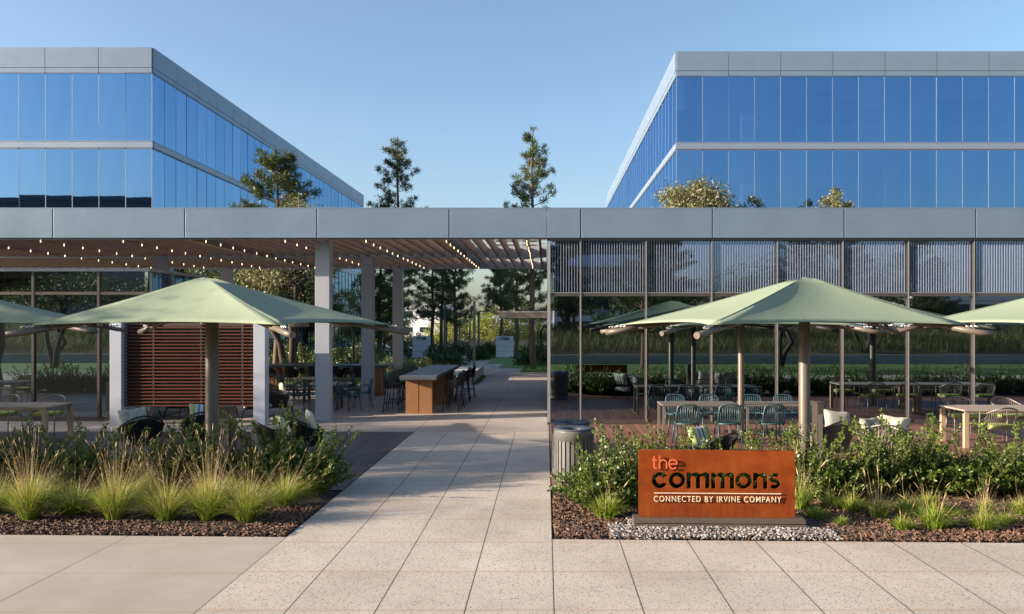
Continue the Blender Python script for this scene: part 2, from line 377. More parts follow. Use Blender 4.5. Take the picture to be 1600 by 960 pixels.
class MB:
    def __init__(s): s.v = []; s.f = []; s.mi = []; s.sm = []
    def add(s, vs, fs, mi=0, smooth=False):
        b = len(s.v); s.v += [tuple(v) for v in vs]
        for f in fs: s.f.append(tuple(i + b for i in f)); s.mi.append(mi); s.sm.append(smooth)
        return s
    def box(s, x0, y0, z0, x1, y1, z1, mi=0):
        vs = [(x0, y0, z0), (x1, y0, z0), (x1, y1, z0), (x0, y1, z0), (x0, y0, z1), (x1, y0, z1), (x1, y1, z1), (x0, y1, z1)]
        return s.add(vs, [(0, 3, 2, 1), (4, 5, 6, 7), (0, 1, 5, 4), (1, 2, 6, 5), (2, 3, 7, 6), (3, 0, 4, 7)], mi)
    def obox(s, mat, sx, sy, sz, mi=0):
        b = MB().box(-sx / 2, -sy / 2, -sz / 2, sx / 2, sy / 2, sz / 2)
        return s.add([mat @ Vector(v) for v in b.v], b.f, mi)
    def tube(s, pts, r, n=8, mi=0, caps=True, flat=1.0):
        pts = [Vector(p) for p in pts]; m = len(pts)
        rs = r if hasattr(r, '__len__') else [r] * m
        vs = []; up = None
        for i, p in enumerate(pts):
            d = (pts[min(i + 1, m - 1)] - pts[max(i - 1, 0)])
            d = d.normalized() if d.length > 1e-9 else Vector((0, 0, 1))
            if up is None: up = Vector((0, 0, 1)) if abs(d.z) < 0.9 else Vector((0, 1, 0))
            a = d.cross(up)
            if a.length < 1e-6: a = d.cross(Vector((1, 0, 0)))
            a.normalize(); b = a.cross(d).normalized(); up = b
            for k in range(n):
                t = 2 * PI * k / n
                vs.append(p + (a * math.cos(t) + b * math.sin(t) * flat) * rs[i])
        fs = []
        for i in range(m - 1):
            for k in range(n):
                k2 = (k + 1) % n
                fs.append((i * n + k, i * n + k2, (i + 1) * n + k2, (i + 1) * n + k))
        s.add(vs, fs, mi, True)
        if caps:
            b = len(s.v) - m * n
            s.f.append(tuple(b + k for k in range(n))[::-1]); s.mi.append(mi); s.sm.append(False)
            s.f.append(tuple(b + (m - 1) * n + k for k in range(n))); s.mi.append(mi); s.sm.append(False)
        return s
    def lathe(s, prof, c=(0, 0, 0), n=24, mi=0, smooth=True):
        vs = []
        for r, z in prof:
            for k in range(n):
                t = 2 * PI * k / n; vs.append((c[0] + r * math.cos(t), c[1] + r * math.sin(t), c[2] + z))
        fs = [(i * n + k, i * n + (k + 1) % n, (i + 1) * n + (k + 1) % n, (i + 1) * n + k) for i in range(len(prof) - 1) for k in range(n)]
        return s.add(vs, fs, mi, smooth)
    def prism(s, poly, z0, z1, mi=0):
        n = len(poly); vs = [(x, y, z0) for x, y in poly] + [(x, y, z1) for x, y in poly]
        fs = [tuple(range(n))[::-1], tuple(range(n, 2 * n))] + [(i, (i + 1) % n, n + (i + 1) % n, n + i) for i in range(n)]
        return s.add(vs, fs, mi)
    def poly(s, pts, mi=0): return s.add(pts, [tuple(range(len(pts)))], mi)
    def build(s, name, mats, parent=None, bevel=0.0, **kw):
        me = bpy.data.meshes.new(name); me.from_pydata(s.v, [], s.f)
        if isinstance(mats, str): mats = [mats]
        for m in mats: me.materials.append(MATS[m])
        me.polygons.foreach_set('material_index', s.mi); me.polygons.foreach_set('use_smooth', s.sm); me.update()
        o = bpy.data.objects.new(name, me); COL.objects.link(o)
        if parent is not None: setparent(o, parent)
        if bevel:
            b = o.modifiers.new('bevel', 'BEVEL'); b.width = bevel; b.segments = 2; b.limit_method = 'ANGLE'
        return tag(o, **kw) if kw else o
def np_mesh(name, verts, nper, mats, parent=None, mi=None, smooth=False, **kw):
    """verts: (K*nper,3) array, K faces of nper corners each"""
    K = len(verts) // nper
    me = bpy.data.meshes.new(name); me.vertices.add(len(verts)); me.vertices.foreach_set('co', np.asarray(verts, dtype=np.float32).ravel())
    me.loops.add(K * nper); me.loops.foreach_set('vertex_index', np.arange(K * nper, dtype=np.int32))
    me.polygons.add(K); me.polygons.foreach_set('loop_start', np.arange(0, K * nper, nper, dtype=np.int32))
    if isinstance(mats, str): mats = [mats]
    for m in mats: me.materials.append(MATS[m])
    if mi is not None: me.polygons.foreach_set('material_index', np.asarray(mi, dtype=np.int32))
    me.update(calc_edges=True); me.validate()
    o = bpy.data.objects.new(name, me); COL.objects.link(o)
    if parent is not None: setparent(o, parent)
    return tag(o, **kw) if kw else o
def unit(a): return a / np.maximum(np.linalg.norm(a, axis=-1, keepdims=True), 1e-9)
def leaves(pos, dirs, L, W, rng, fold=0.25):
    """diamond leaves: (K,3) base points and directions -> (4K,3) quads"""
    K = len(pos); dirs = unit(dirs); rnd = unit(rng.normal(size=(K, 3)))
    side = unit(np.cross(dirs, rnd)); nrm = np.cross(side, dirs)
    L = np.broadcast_to(L, (K,))[:, None]; W = np.broadcast_to(W, (K,))[:, None]
    a = pos; b = pos + dirs * L * 0.45 + side * W * 0.5 + nrm * W * fold
    c = pos + dirs * L; d = pos + dirs * L * 0.45 - side * W * 0.5 + nrm * W * fold
    return np.stack([a, b, c, d], 1).reshape(-1, 3)
def G(px, py, z=0.0):
    """the point of the plane at height z that the photo shows at pixel px, py"""
    Y = F * (EYE - z) / (py - VY); return ((px - VX) / F * Y, Y, z)
# ------------------------------------------------------------------ ground, paving, lawns
def sheet(name, pts, z, mat, kind='structure'):
    return MB().poly([(x, y, z) for x, y in pts]).build(name, mat, kind=kind)
def slab(name, x0, y0, x1, y1, z, mat, kind='structure', t=0.05):
    return MB().box(x0, y0, z - t, x1, y1, z).build(name, mat, kind=kind)
def curb(x): return 9.43 - 0.031 * x
gy = [(-4000, -.12), (84, -.12), (90, -1.4), (5000, -1.4)]
MB().add([(x, y, z) for y, z in gy for x in (-4000, 4000)], [(2 * i, 2 * i + 1, 2 * i + 3, 2 * i + 2) for i in range(3)]).build('ground', 'field', kind='structure')
b = MB(); b.poly([(-2.97, 1.5, 0), (0.07, 1.5, 0), (0.07, 18.75, 0), (-2.97, 18.75, 0)])
b.poly([(0.07, 1.5, 0), (45, 1.5, 0), (45, curb(45), 0), (0.07, curb(0.07), 0)]).build('walkway', 'aggregate_paving', kind='structure')
sheet('sidewalk', [(-45, 1.5), (-2.97, 1.5), (-2.97, curb(-2.97)), (-45, curb(-45))], 0, 'plain_paving')
MB().box(-2.985, 1.5, -0.05, -2.972, 18.7, -0.004).build('path_joint', 'joint_dark', kind='structure')
b = MB()
b.poly([(-34, 18.75, 0), (0.07, 18.75, 0), (0.07, 33, 0), (-34, 33, 0)])
# staggered slabs that lead on past the trellis
for x0, x1, y0, y1 in ((-2.7, 6, 33, 38.2), (-3.0, 6, 38.2, 41), (-3.9, -1.3, 41, 45), (-4.7, -2.6, 45, 50), (-5.6, -3.6, 50, 55), (-6.6, -4.7, 55, 66), (-8, -5.8, 66, 84)):
    b.poly([(x0, y0, 0), (x1, y0, 0), (x1, y1, 0), (x0, y1, 0)])
b.poly([(-3.6, 59.2, 0), (14, 59.2, 0), (14, 60.8, 0), (-3.6, 60.8, 0)])
b.poly([(-18, 58.5, 0), (-6.6, 58.5, 0), (-6.6, 60.4, 0), (-18, 60.4, 0)])
b.build('plaza_walkway', 'plaza_paving', kind='structure')
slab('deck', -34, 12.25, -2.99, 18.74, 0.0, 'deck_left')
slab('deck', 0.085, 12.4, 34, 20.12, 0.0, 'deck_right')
MB().box(0.085, 12.36, -0.1, 34, 12.399, 0.004).build('deck_edge', 'bronze_metal', kind='structure')
MB().box(-34, 12.2, -0.1, -2.99, 12.249, 0.004).build('deck_edge', 'bronze_metal', kind='structure')
def lawn(x0, y0, x1, y1, z=-0.03): return slab('lawn', x0, y0, x1, y1, z, 'lawn_green', t=0.08)
lawn(-16, 60.5, -7, 70); lawn(-18, 50, -5.7, 58.4); lawn(-40, 33.2, -8, 50)
lawn(-7.95, 33.2, -4.8, 50); lawn(-4.7, 33.1, -2.75, 38.1, -0.01); lawn(-4.6, 38.3, -3.05, 41, -0.01)
lawn(-1.25, 41.1, 30, 45, 0.01); lawn(-2.55, 45.1, 30, 50, 0.01); lawn(-3.55, 50.1, 30, 59.1, 0.01); lawn(-4.6, 60.9, 20, 66, 0.01)
sheet('road', [(-400, 92), (400, 92), (400, 104), (-400, 104)], -1.36, 'asphalt')
# lawn tufts so that the grass edge is not a ruled line
def blades_on(name, x0, y0, x1, y1, n, h0, h1, w, mat, zf=None, seed=1, lean=0.35, **kw):
    r = np.random.default_rng(seed)
    p = np.stack([r.uniform(x0, x1, n), r.uniform(y0, y1, n), np.zeros(n)], 1)
    p[:, 2] = zf(p[:, 0], p[:, 1]) if zf else 0.0
    h = r.uniform(h0, h1, n); a = r.uniform(0, 2 * PI, n); ln = r.normal(0, lean, (n, 2))
    wv = np.stack([np.cos(a) * w, np.sin(a) * w, 0 * a], 1)
    mid = p + np.stack([ln[:, 0] * h * .25, ln[:, 1] * h * .25, h * .55], 1)
    tip = p + np.stack([ln[:, 0] * h, ln[:, 1] * h, h], 1)
    return np_mesh(name, np.stack([p - wv, mid - wv * .7, tip, mid + wv * .7], 1).reshape(-1, 3), 4, mat, **kw)
blades_on('grass', -4.7, 33.1, -2.75, 38.1, 5000, .03, .09, .012, 'lawn_green', seed=3, kind='stuff')
blades_on('grass', -1.2, 41.1, 10, 50, 9000, .04, .12, .02, 'lawn_green', seed=4, kind='stuff')

# hills
def ridge(name, mat, y0, x0, x1, h, seed, depth, n=90, m=8):
    r = np.random.default_rng(seed); ph = r.uniform(0, 6.28, 6)
    b = MB(); vs = []
    for j in range(m):
        v = j / (m - 1)
        for i in range(n):
            u = i / (n - 1); x = x0 + (x1 - x0) * u
            hh = h * (0.62 + 0.18 * math.sin(u * 9 + ph[0]) + 0.12 * math.sin(u * 23 + ph[1] + v) + 0.06 * math.sin(u * 51 + ph[2] + 2 * v) + .03 * math.sin(u * 130 + ph[3] + 5 * v))
            vs.append((x, y0 + depth * v, -1 + hh * math.sin(min(1, v * 1.25) * PI / 2)))
    b.add(vs, [(j * n + i, j * n + i + 1, (j + 1) * n + i + 1, (j + 1) * n + i) for j in range(m - 1) for i in range(n - 1)], 0, True)
    return b.build(name, mat, kind='structure')
ridge('hills', 'hazy_far_hill', 1800, -2400, 2400, 48, 3, 500)
ridge('hills', 'hill_brown', -380, -700, 900, 36, 5, -240)

# planting beds: uneven mulch sheets
def bed(x0, x1, nx, ny, seed, name='planting_bed'):
    r = np.random.default_rng(seed); vs = []
    g = r.normal(0, 1, (ny, nx)); 
    for j in range(ny):
        for i in range(nx):
            x = x0 + (x1 - x0) * i / (nx - 1); ya = curb(x) + 0.004; v = j / (ny - 1); y = ya + (12.3 - ya) * v
            edge = min(1, min(v, 1 - v) * 9) * min(1, min(i, nx - 1 - i) / 3)
            z = -0.03 + edge * (0.035 + 0.02 * math.sin(x * 1.7 + y * 2.1) + 0.008 * g[j, i])
            vs.append((x, y, z))
    return MB().add(vs, [(j * nx + i, j * nx + i + 1, (j + 1) * nx + i + 1, (j + 1) * nx + i) for j in range(ny - 1) for i in range(nx - 1)], 0, True).build(name, 'soil', kind='structure')
bed(-22, -2.99, 380, 60, 1); bed(0.085, 20, 400, 60, 2)
def chips(x0, x1, y1, n, seed):
    r = np.random.default_rng(seed)
    x = r.uniform(x0, x1, n); ya = curb(x) + 0.02; y = ya + (y1 - ya) * r.uniform(0, 1, n)
    z = r.uniform(-0.012, 0.035, n)
    L = r.uniform(.012, .055, n); W = L * r.uniform(.2, .5, n); T = r.uniform(.004, .010, n)
    d = unit(np.stack([r.normal(size=n), r.normal(size=n), r.normal(size=n) * .28], 1))
    s = unit(np.cross(d, np.stack([r.normal(size=n) * .3, r.normal(size=n) * .3, np.ones(n)], 1))); u = np.cross(s, d)
    c = np.stack([x, y, z], 1); q = lambda a, b_, e: c + d * (L * a)[:, None] + s * (W * b_)[:, None] + u * (T * e)[:, None]
    P = {(a, b_, e): q(a, b_, e) for a in (-.5, .5) for b_ in (-.5, .5) for e in (-1, 1)}
    A = [P[(-.5, -.5, 1)], P[(.5, -.5, 1)], P[(.5, .5, 1)], P[(-.5, .5, 1)]]
    B = [P[(-.5, -.5, -1)], P[(.5, -.5, -1)], P[(.5, -.5, 1)], P[(-.5, -.5, 1)]]
    C_ = [P[(-.5, .5, -1)], P[(-.5, .5, 1)], P[(.5, .5, 1)], P[(.5, .5, -1)]]
    D = [P[(-.5, -.5, -1)], P[(-.5, -.5, 1)], P[(-.5, .5, 1)], P[(-.5, .5, -1)]]
    arr = np.stack(A + B + C_ + D, 1).reshape(-1, 3)
    return np_mesh('bark_mulch', arr, 4, 'bark_chip', kind='stuff')
chips(-9, -3.0, 11.2, 17000, 5); chips(0.1, 7.5, 11.8, 26000, 6)

# ------------------------------------------------------------------ office towers
def tower(label, xc, xfar, y0, y1, H, s, ncols):
    """xc: corner beside the plaza, s=+1 when the tower runs to the right of it"""
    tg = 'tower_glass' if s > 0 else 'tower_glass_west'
    T = empty('office_tower', (xc, y0, 0), 0, label, 'office building')
    hs = [H - 1.17 - 3.55 * k for k in range(5)]      # heads of the glass, top storey first
    L = abs(xfar - xc); D = y1 - y0; pitch = 1.25
    b = MB()
    b.box(min(0, s * L), 0.2, H - 1.1, max(0, s * L), D, H - 0.12); b.build('roof', 'tower_fascia', T)
    b = MB()
    for z in hs[1:] + [0.0]:
        b.box(min(s * .25, s * L), 0.3, z + 0.02, max(s * .25, s * L), D - .3, z + 0.30)
    b.build('floor_slab', 'column_paint', T)
    MB().box(min(s * 9, s * L), 9, 0, max(s * 9, s * L), D - 9, H - 1.3).build('core_wall', 'wall_concrete', T)
    for i in range(4):
        for j in range(2):
            MB().box(s * (4 + i * 7.5) - .3, 2.2 + j * 9, 0, s * (4 + i * 7.5) + .3, 2.8 + j * 9, H - 1.3).build('interior_column', 'white_metal', T)
    # fascia panels, one mesh copied
    def panels(n, w, base, along):
        m = None
        for i in range(n):
            if m is None:
                m = MB().box(0.012, -0.06, 0.24, w - 0.012, 0.04, 1.17).box(0.012, -0.045, 0.0, w - 0.012, 0.04, 0.225).build('fascia_panel', 'tower_fascia', T); o = m
            else:
                o = m.copy(); COL.objects.link(o); setparent(o, T)
            if along == 'x': o.location = (base + i * w, 0, H - 1.17)
            else: o.rotation_euler = (0, 0, R(-90) if s > 0 else R(90)); o.location = (0, (i + 1) * w if s > 0 else i * w, H - 1.17)
        return m
    panels(int(L / 2.5), 2.5, 0 if s > 0 else -int(L / 2.5) * 2.5, 'x')
    panels(int(D / 2.5), 2.5, 0, 'y')
    # spandrel bands
    for z in hs[1:]:
        b = MB(); b.box(min(-.03 * s, s * L), -0.05, z + 0.03, max(-.03 * s, s * L), 0.05, z + 0.31); b.box(-0.05, 0.06, z + 0.03, 0.05, D, z + 0.31)
        b.build('spandrel', 'spandrel_metal', T)
    rr = random.Random(5)
    def win(x, y, z, rot):
        nonlocal wm
        if wm is None:
            m = MB(); m.poly([(0, 0, 0), (pitch, 0, 0), (pitch, 0, 3.22), (0, 0, 3.22)], 0)
            m.box(-.016, -.008, -.0, .016, .03, 3.22, 1); m.box(.022, -.03, 3.19, pitch - .022, .02, 3.22, 1).box(.022, -.03, 0, pitch - .022, .02, .03, 1)
            wm = m.build('window', [tg, 'spandrel_metal'], T); o = wm
        else:
            o = wm.copy(); COL.objects.link(o); setparent(o, T)
        o.location = (x, y, z); o.rotation_euler = (rr.gauss(0, .0007), 0, rot + rr.gauss(0, .003))
    wm = None
    for k in range(2):
        z = hs[k] - 3.22
        for i in range(ncols):
            win(i * pitch if s > 0 else -(i + 1) * pitch, -0.0, z, 0)
        for i in range(int(D / pitch)):
            if s > 0: win(0, (i + 1) * pitch, z, R(-90))
            else: win(0, i * pitch, z, R(90))
    for k in range(2):
        for i in range(ncols):
            if rr.random() < .45:
                hb = rr.uniform(.35, 2.2); xw = i * pitch if s > 0 else -(i + 1) * pitch
                MB().box(xw + .06, .14, hs[k] - hb, xw + pitch - .06, .16, hs[k] - .02).build('blind', 'white_render', T)
    m = MB()
    for k in range(4):
        z0 = max(0.05, hs[k] - 3.22); z1 = hs[k]
        n0 = ncols if k < 2 else 0
        xa, xb = s * n0 * pitch, s * L
        m.poly([(min(xa, xb), 0, z0), (max(xa, xb), 0, z0), (max(xa, xb), 0, z1), (min(xa, xb), 0, z1)], 0)
        for i in range(n0, int(L / pitch)): m.box(s * i * pitch - .022, -.045, z0, s * i * pitch + .022, .03, z1, 1)
        if k >= 2:
            m.poly([(0, 0, z0), (0, D, z0), (0, D, z1), (0, 0, z1)], 0)
            for i in range(1, int(D / pitch)): m.box(-.035, i * pitch - .022, z0, .035, i * pitch + .022, z1, 1)
    m.build('window_band', [tg, 'spandrel_metal'], T, kind='stuff')
    return T
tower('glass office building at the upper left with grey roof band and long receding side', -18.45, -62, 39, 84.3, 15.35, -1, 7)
tower('glass office building at the upper right, its left side bright in the sun', 6.28, 66, 40, 86, 15.5, 1, 14)

# ------------------------------------------------------------------ right pavilion
PV = empty('glass_pavilion', (0.08, 20.2, 0), 0, 'low glass pavilion with vertical louvers above its windows, behind the rust coloured sign', 'pavilion')
def pv(m, name, mats, **kw): return m.build(name, mats, PV, **kw)
FZ0, FZ1 = 4.50, 5.20
fx = [-0.05, 0.759] + [0.759 + 3.173 * k for k in range(1, 6)]
for a, b_ in zip(fx[:-1], fx[1:]):
    pv(MB().box(a + .012, -.16, FZ0, b_ - .012, -.06, FZ1), 'fascia_panel', 'fascia_metal', bevel=.006)
pv(MB().box(-.04, -.055, FZ0 + .02, 16.6, 14, FZ1 - .02), 'roof', 'joint_dark')
pv(MB().box(-.05, -.16, FZ1 + .002, 16.6, 14, FZ1 + .03), 'roof_cap', 'fascia_metal')
pv(MB().box(.0, -.10, FZ0 - .055, 16.6, -.02, FZ0 - .002), 'head_channel', 'bronze_metal')
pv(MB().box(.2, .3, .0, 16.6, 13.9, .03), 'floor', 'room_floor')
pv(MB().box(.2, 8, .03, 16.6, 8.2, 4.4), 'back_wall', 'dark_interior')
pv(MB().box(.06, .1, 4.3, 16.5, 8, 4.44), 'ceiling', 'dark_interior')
wx = [0.0, 0.759] + [0.759 + 1.5866 * k for k in range(1, 11)]
for i, (a, b_) in enumerate(zip(wx[:-1], wx[1:])):
    w = b_ - a
    fr = MB().box(-.026, -.075, .05, .026, .06, 4.44).box(.026, -.05, .05, w - .026, .02, .11).box(.026, -.06, 3.10, w - .026, .03, 3.18)
    fr.box(-.012, -.083, .05, .012, -.0755, 4.44, 1)
    o = fr.build('window', ['bronze_metal', 'silver_metal'], PV); o.location = (a, 0, 0); o.rotation_euler = (0, 0, random.gauss(0, .0008))
    MB().poly([(.026, 0, .11), (w - .026, 0, .11), (w - .026, 0, 3.10), (.026, 0, 3.10)]).build('pane', 'pavilion_glass', o)
    MB().poly([(.026, .0, 3.18), (w - .026, .0, 3.18), (w - .026, .0, 4.44), (.026, .0, 4.44)]).build('pane', 'clerestory_glass', o)
    lm = MB(); n = max(1, int((w - .08) / .0625))
    for k in range(n): xx = .045 + (w - .09) * (k + .5) / n; lm.box(xx - .006, -.030, 3.20, xx + .006, -.012, 4.43)
    lm.build('louver', 'louver_white', o)
pv(MB().box(-.05, -.085, .0, 16.6, .07, .05), 'sill', 'bronze_metal')
pv(MB().box(.026, -.066, 3.176, 16.5, -.058, 3.19), 'transom_trim', 'silver_metal')
pv(MB().box(-.045, -.09, .05, -.0262, -.0, 4.44).box(-.0262, -.09, .05, .026, -.0755, 4.44), 'corner_post', 'silver_metal')
sm = MB()
for k in range(9): sm.box(-.03, .1 + k * 1.58, 0.05, .03, .16 + k * 1.58, 4.44)
sm.box(-.025, .16, 3.10, .025, 13.5, 3.18); pv(sm, 'side_frame', 'bronze_metal')
pv(MB().poly([(0, .1, .05), (0, 13, .05), (0, 13, 4.44), (0, .1, 4.44)]), 'side_pane', 'pavilion_glass')

# ------------------------------------------------------------------ trellis roof over the plaza
PG = empty('pergola', (0, 20.2, 0), 0, 'long slatted pergola roof on pale square columns over the paved plaza', 'pergola')
px_ = [0.03, -2.331, -5.516, -8.70, -11.88, -15.06, -18.2, -21.4]
for a, b_ in zip(px_[1:], px_[:-1]):
    MB().box(a + .012, -.16, FZ0, b_ - .012, -.06, FZ1).build('fascia_panel', 'fascia_metal', PG, bevel=.006)
MB().box(-21.4, -.055, FZ0 + .01, .02, .10, FZ1 - .02).build('edge_beam', 'joint_dark', PG)
MB().box(-21.4, -.16, FZ1 + .002, .03, .25, FZ1 + .03).build('roof_cap', 'fascia_metal', PG)
BY = [0.12, 5.8, 11.2]
for y in BY: MB().box(-21.4, y, 4.50, .02, y + .16, 4.86).build('beam', 'column_paint', PG)
MB().box(-21.5, .1, FZ0, -21.4, 11.4, FZ1).build('beam', 'fascia_metal', PG)
sl = MB()
for k in range(64):
    x = -.16 - k * .335
    for y0, y1 in ((BY[0] + .165, BY[1] - .005), (BY[1] + .165, BY[2] - .005)): sl.box(x - .028, y0, 4.53, x + .028, y1, 4.80)
sl.build('slats', 'slat_wood', PG)
for k in range(1, 9):
    y = BY[0] + .2 + k * 1.28
    MB().box(-21.3, y, 4.87, .0, y + .07, 4.95).build('purlin', 'column_paint', PG)
for x in (-2.6, -8.8, -15):    # deep girders along the depth
    MB().box(x - .1, BY[0] + .17, 4.81, x + .1, BY[2], 4.93).build('girder', 'column_paint', PG)
for cx in (-5.59, -12.05, -18.4):
    for cy in (.75, 5.95, 11.25):
        if cx < -10 and cy < 1: continue
        MB().box(cx - .18, cy - .16, 0.0, cx + .18, cy + .16, 4.498).build('column', 'column_paint', PG, bevel=.008)
bulb = None
for r_i, x in enumerate((-.48, -2.49, -4.5, -6.5, -8.5, -10.55, -12.6, -14.6)):
    S = empty('string_light', (x, 20.4, 4.5), 0, ('string of small warm bulbs under the trellis nearest the pavilion corner' if r_i == 0 else
        'string of small warm bulbs under the trellis, %s row counted from the pavilion corner' % ['', 'second', 'third', 'fourth', 'fifth', 'sixth', 'seventh', 'eighth'][r_i]), 'string light', 'string lights under the trellis')
    MB().tube([(0, .2, .02), (0, 10.9, .02)], .004, 4).build('cord', 'black_metal', S)
    for k in range(12):
        if bulb is None:
            bulb = MB().lathe([(0.0001, -.036), (.008, -.030), (.0115, -.018), (.011, 0), (.012, .015), (.011, .03), (.0001, .031)], n=8).build('bulb', 'warm_bulb', S); o = bulb
        else:
            o = bulb.copy(); COL.objects.link(o); setparent(o, S)
        o.location = (random.uniform(-.01, .01), 0.4 + k * .9 + random.uniform(-.06, .06), -.01)

# ------------------------------------------------------------------ glass room at the left under the trellis
GW = empty('glass_room', (-9.94, 20.85, 0), 0, 'glass walled room under the left end of the trellis beside the slatted screen', 'pavilion')
gx = [0, -1.25, -2.89, -4.5, -6.1, -7.7]
for a, b_ in zip(gx[1:], gx[:-1]):
    w = b_ - a
    o = MB().box(-.03, -.06, .05, .03, .05, 3.74).box(.03, -.04, .05, w - .03, .02, .10).box(.03, -.05, 3.16, w - .03, .03, 3.23).build('window', 'bronze_metal', GW)
    o.location = (a, 0, 0)
    MB().poly([(.03, 0, .10), (w - .03, 0, .10), (w - .03, 0, 3.16), (.03, 0, 3.16)]).build('pane', 'pavilion_glass', o)
    MB().poly([(.03, 0, 3.23), (w - .03, 0, 3.23), (w - .03, 0, 3.74), (.03, 0, 3.74)]).build('pane', 'pavilion_glass', o)
MB().box(-7.7, -.08, 0, .05, .06, .05).build('sill', 'bronze_metal', GW)
MB().box(-7.7, -.08, 3.742, .05, 3.4, 3.82).build('roof', 'column_paint', GW)
MB().box(-.03, .06, .05, .03, .12, 3.74).build('corner_post', 'silver_metal', GW)
MB().poly([(0, .12, .0), (0, 3.3, .0), (0, 3.3, 3.74), (0, .12, 3.74)]).build('side_pane', 'pavilion_glass', GW)
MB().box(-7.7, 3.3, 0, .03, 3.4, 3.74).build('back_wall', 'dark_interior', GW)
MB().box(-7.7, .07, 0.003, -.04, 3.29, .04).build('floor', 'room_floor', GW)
# ------------------------------------------------------------------ sign
def sign():
    x0, x1 = G(998, 826)[0], G(1244, 826)[0]
    yb = 9.98
    S = empty('sign', ((x0 + x1) / 2, yb, 0), R(-1.8), 'rust coloured steel sign reading the commons, standing on a dark metal base in gravel', 'sign')
    k = 1 / 780.0
    W = 1.863; H = 0.80; zb = 0.125
    def P(zx, zy): return ((zx - 55) * k - W / 2, zb + H - (zy - 30) * k)
    # 2-D outlines with holes -> filled curve -> mesh
    cu = bpy.data.curves.new('panel', 'CURVE'); cu.dimensions = '2D'; cu.fill_mode = 'BOTH'; cu.extrude = 0.012
    def spl(pts):
        s = cu.splines.new('POLY'); s.points.add(len(pts) - 1); s.use_cyclic_u = True
        for q, (x, y) in zip(s.points, pts): q.co = (x, y, 0, 1)
    spl([(-W / 2, zb), (W / 2, zb), (W / 2, zb + H), (-W / 2, zb + H)])
    base = 388
    def arc(cx, cy, r, a0, a1, n=22, ry=None):
        ry = r if ry is None else ry
        return [(cx + r * math.cos(R(a0 + (a1 - a0) * i / n)), cy + ry * math.sin(R(a0 + (a1 - a0) * i / n))) for i in range(n + 1)]
    def letter(pts, ox): spl([P(ox + x, base - y) for x, y in pts])
    letter(arc(77, 75, 77, 27, 333, 40) + arc(77, 75, 36, 326, 34, 26), 178)               # c
    for ox in (337, 957):                                                                # o
        letter(arc(77, 75, 77, 0, 358, 44, 76), ox); letter(arc(77, 75, 37, 0, 356, 30, 37), ox)
    H_, t = 150, 42
    def hump(x0, x1, r, top, cw=True):
        cx = (x0 + x1) / 2; rx = (x1 - x0) / 2
        return arc(cx, top - r, rx, 180, 0, 14, r)
    def mn(ox, wid, nst):
        g = (wid - nst * t) / (nst - 1)
        pts = [(0, 0), (0, H_), (t, H_), (t, H_ - 14)]
        # outer shoulders
        for s_ in range(1, nst):
            xr = s_ * (t + g) + t; xl = xr - t - g
            pts += arc(xr - 38, H_ - 36, 38, 112, 0 if s_ == nst - 1 else 58, 10, 38) if True else []
            if s_ < nst - 1: pts += [(xr - 4, H_ - 16)]
        xr = (nst - 1) * (t + g) + t
        pts += [(xr, 0), (xr - t, 0)]
        for s_ in range(nst - 1, 0, -1):
            xi1 = s_ * (t + g); xi0 = xi1 - g
            pts += arc((xi0 + xi1) / 2, H_ - 38 - g / 2, g / 2, 0, 180, 12)
            pts += [(xi0, 0)]
            if s_ > 1: pts += [(xi0 - t, 0)]
        letter(pts, ox)
    mn(501, 217, 3); mn(730, 217, 3); mn(1121, 133, 2)
    # s: offset a centre line of two bows
    cl = arc(57, 75 + 28, 36, 28, 270, 26, 28) [:-1] + arc(57, 75 - 28, 36, 90, -152, 26, 28)
    Lp, Rp = [], []
    for i, (x, y) in enumerate(cl):
        xa, ya = cl[max(i - 1, 0)]; xb_, yb_ = cl[min(i + 1, len(cl) - 1)]
        dx, dy = xb_ - xa, yb_ - ya; l = math.hypot(dx, dy) or 1; nx_, ny_ = -dy / l, dx / l
        Lp.append((x + nx_ * 18.5, y + ny_ * 18.5)); Rp.append((x - nx_ * 18.5, y - ny_ * 18.5))
    letter(Lp + Rp[::-1], 1265)
    co = bpy.data.objects.new('tmp', cu); COL.objects.link(co)
    dg = bpy.context.evaluated_depsgraph_get(); me = bpy.data.meshes.new_from_object(co.evaluated_get(dg)); bpy.data.objects.remove(co)
    me.materials.clear(); me.materials.append(MATS['weathered_steel']); me.transform(Matrix.Rotation(R(90), 4, 'X')); me.name = 'panel'
    o = bpy.data.objects.new('panel', me); COL.objects.link(o); setparent(o, S)
    # raised thin 'the'
    so = 0.045
    def ribbon(m, pts, w, closed=False):
        n = len(pts); L_, R_ = [], []
        for i in range(n):
            a = pts[max(i - 1, 0)]; c = pts[min(i + 1, n - 1)]; dx, dy = c[0] - a[0], c[1] - a[1]; l = math.hypot(dx, dy) or 1
            L_.append((pts[i][0] - dy / l * w / 2, pts[i][1] + dx / l * w / 2)); R_.append((pts[i][0] + dy / l * w / 2, pts[i][1] - dx / l * w / 2))
        for i in range(n - 1):
            q = [L_[i], L_[i + 1], R_[i + 1], R_[i]]
            q = [P(*z) for z in q]
            vs = [(x, -so, z) for x, z in q] + [(x, -so + .012, z) for x, z in q]
            m.add(vs, [(0, 1, 2, 3), (7, 6, 5, 4), (0, 4, 5, 1), (1, 5, 6, 2), (2, 6, 7, 3), (3, 7, 4, 0)])
    sw = 12
    m = MB(); ribbon(m, [(197, 88), (197, 180)] + [(197 + 14 - 14 * math.cos(R(a)), 184 + 14 * math.sin(R(a))) for a in range(0, 91, 15)] + [(222, 198)], sw)
    ribbon(m, [(179, 120), (222, 120)], sw); m.build('letter', 'sign_coral', S)
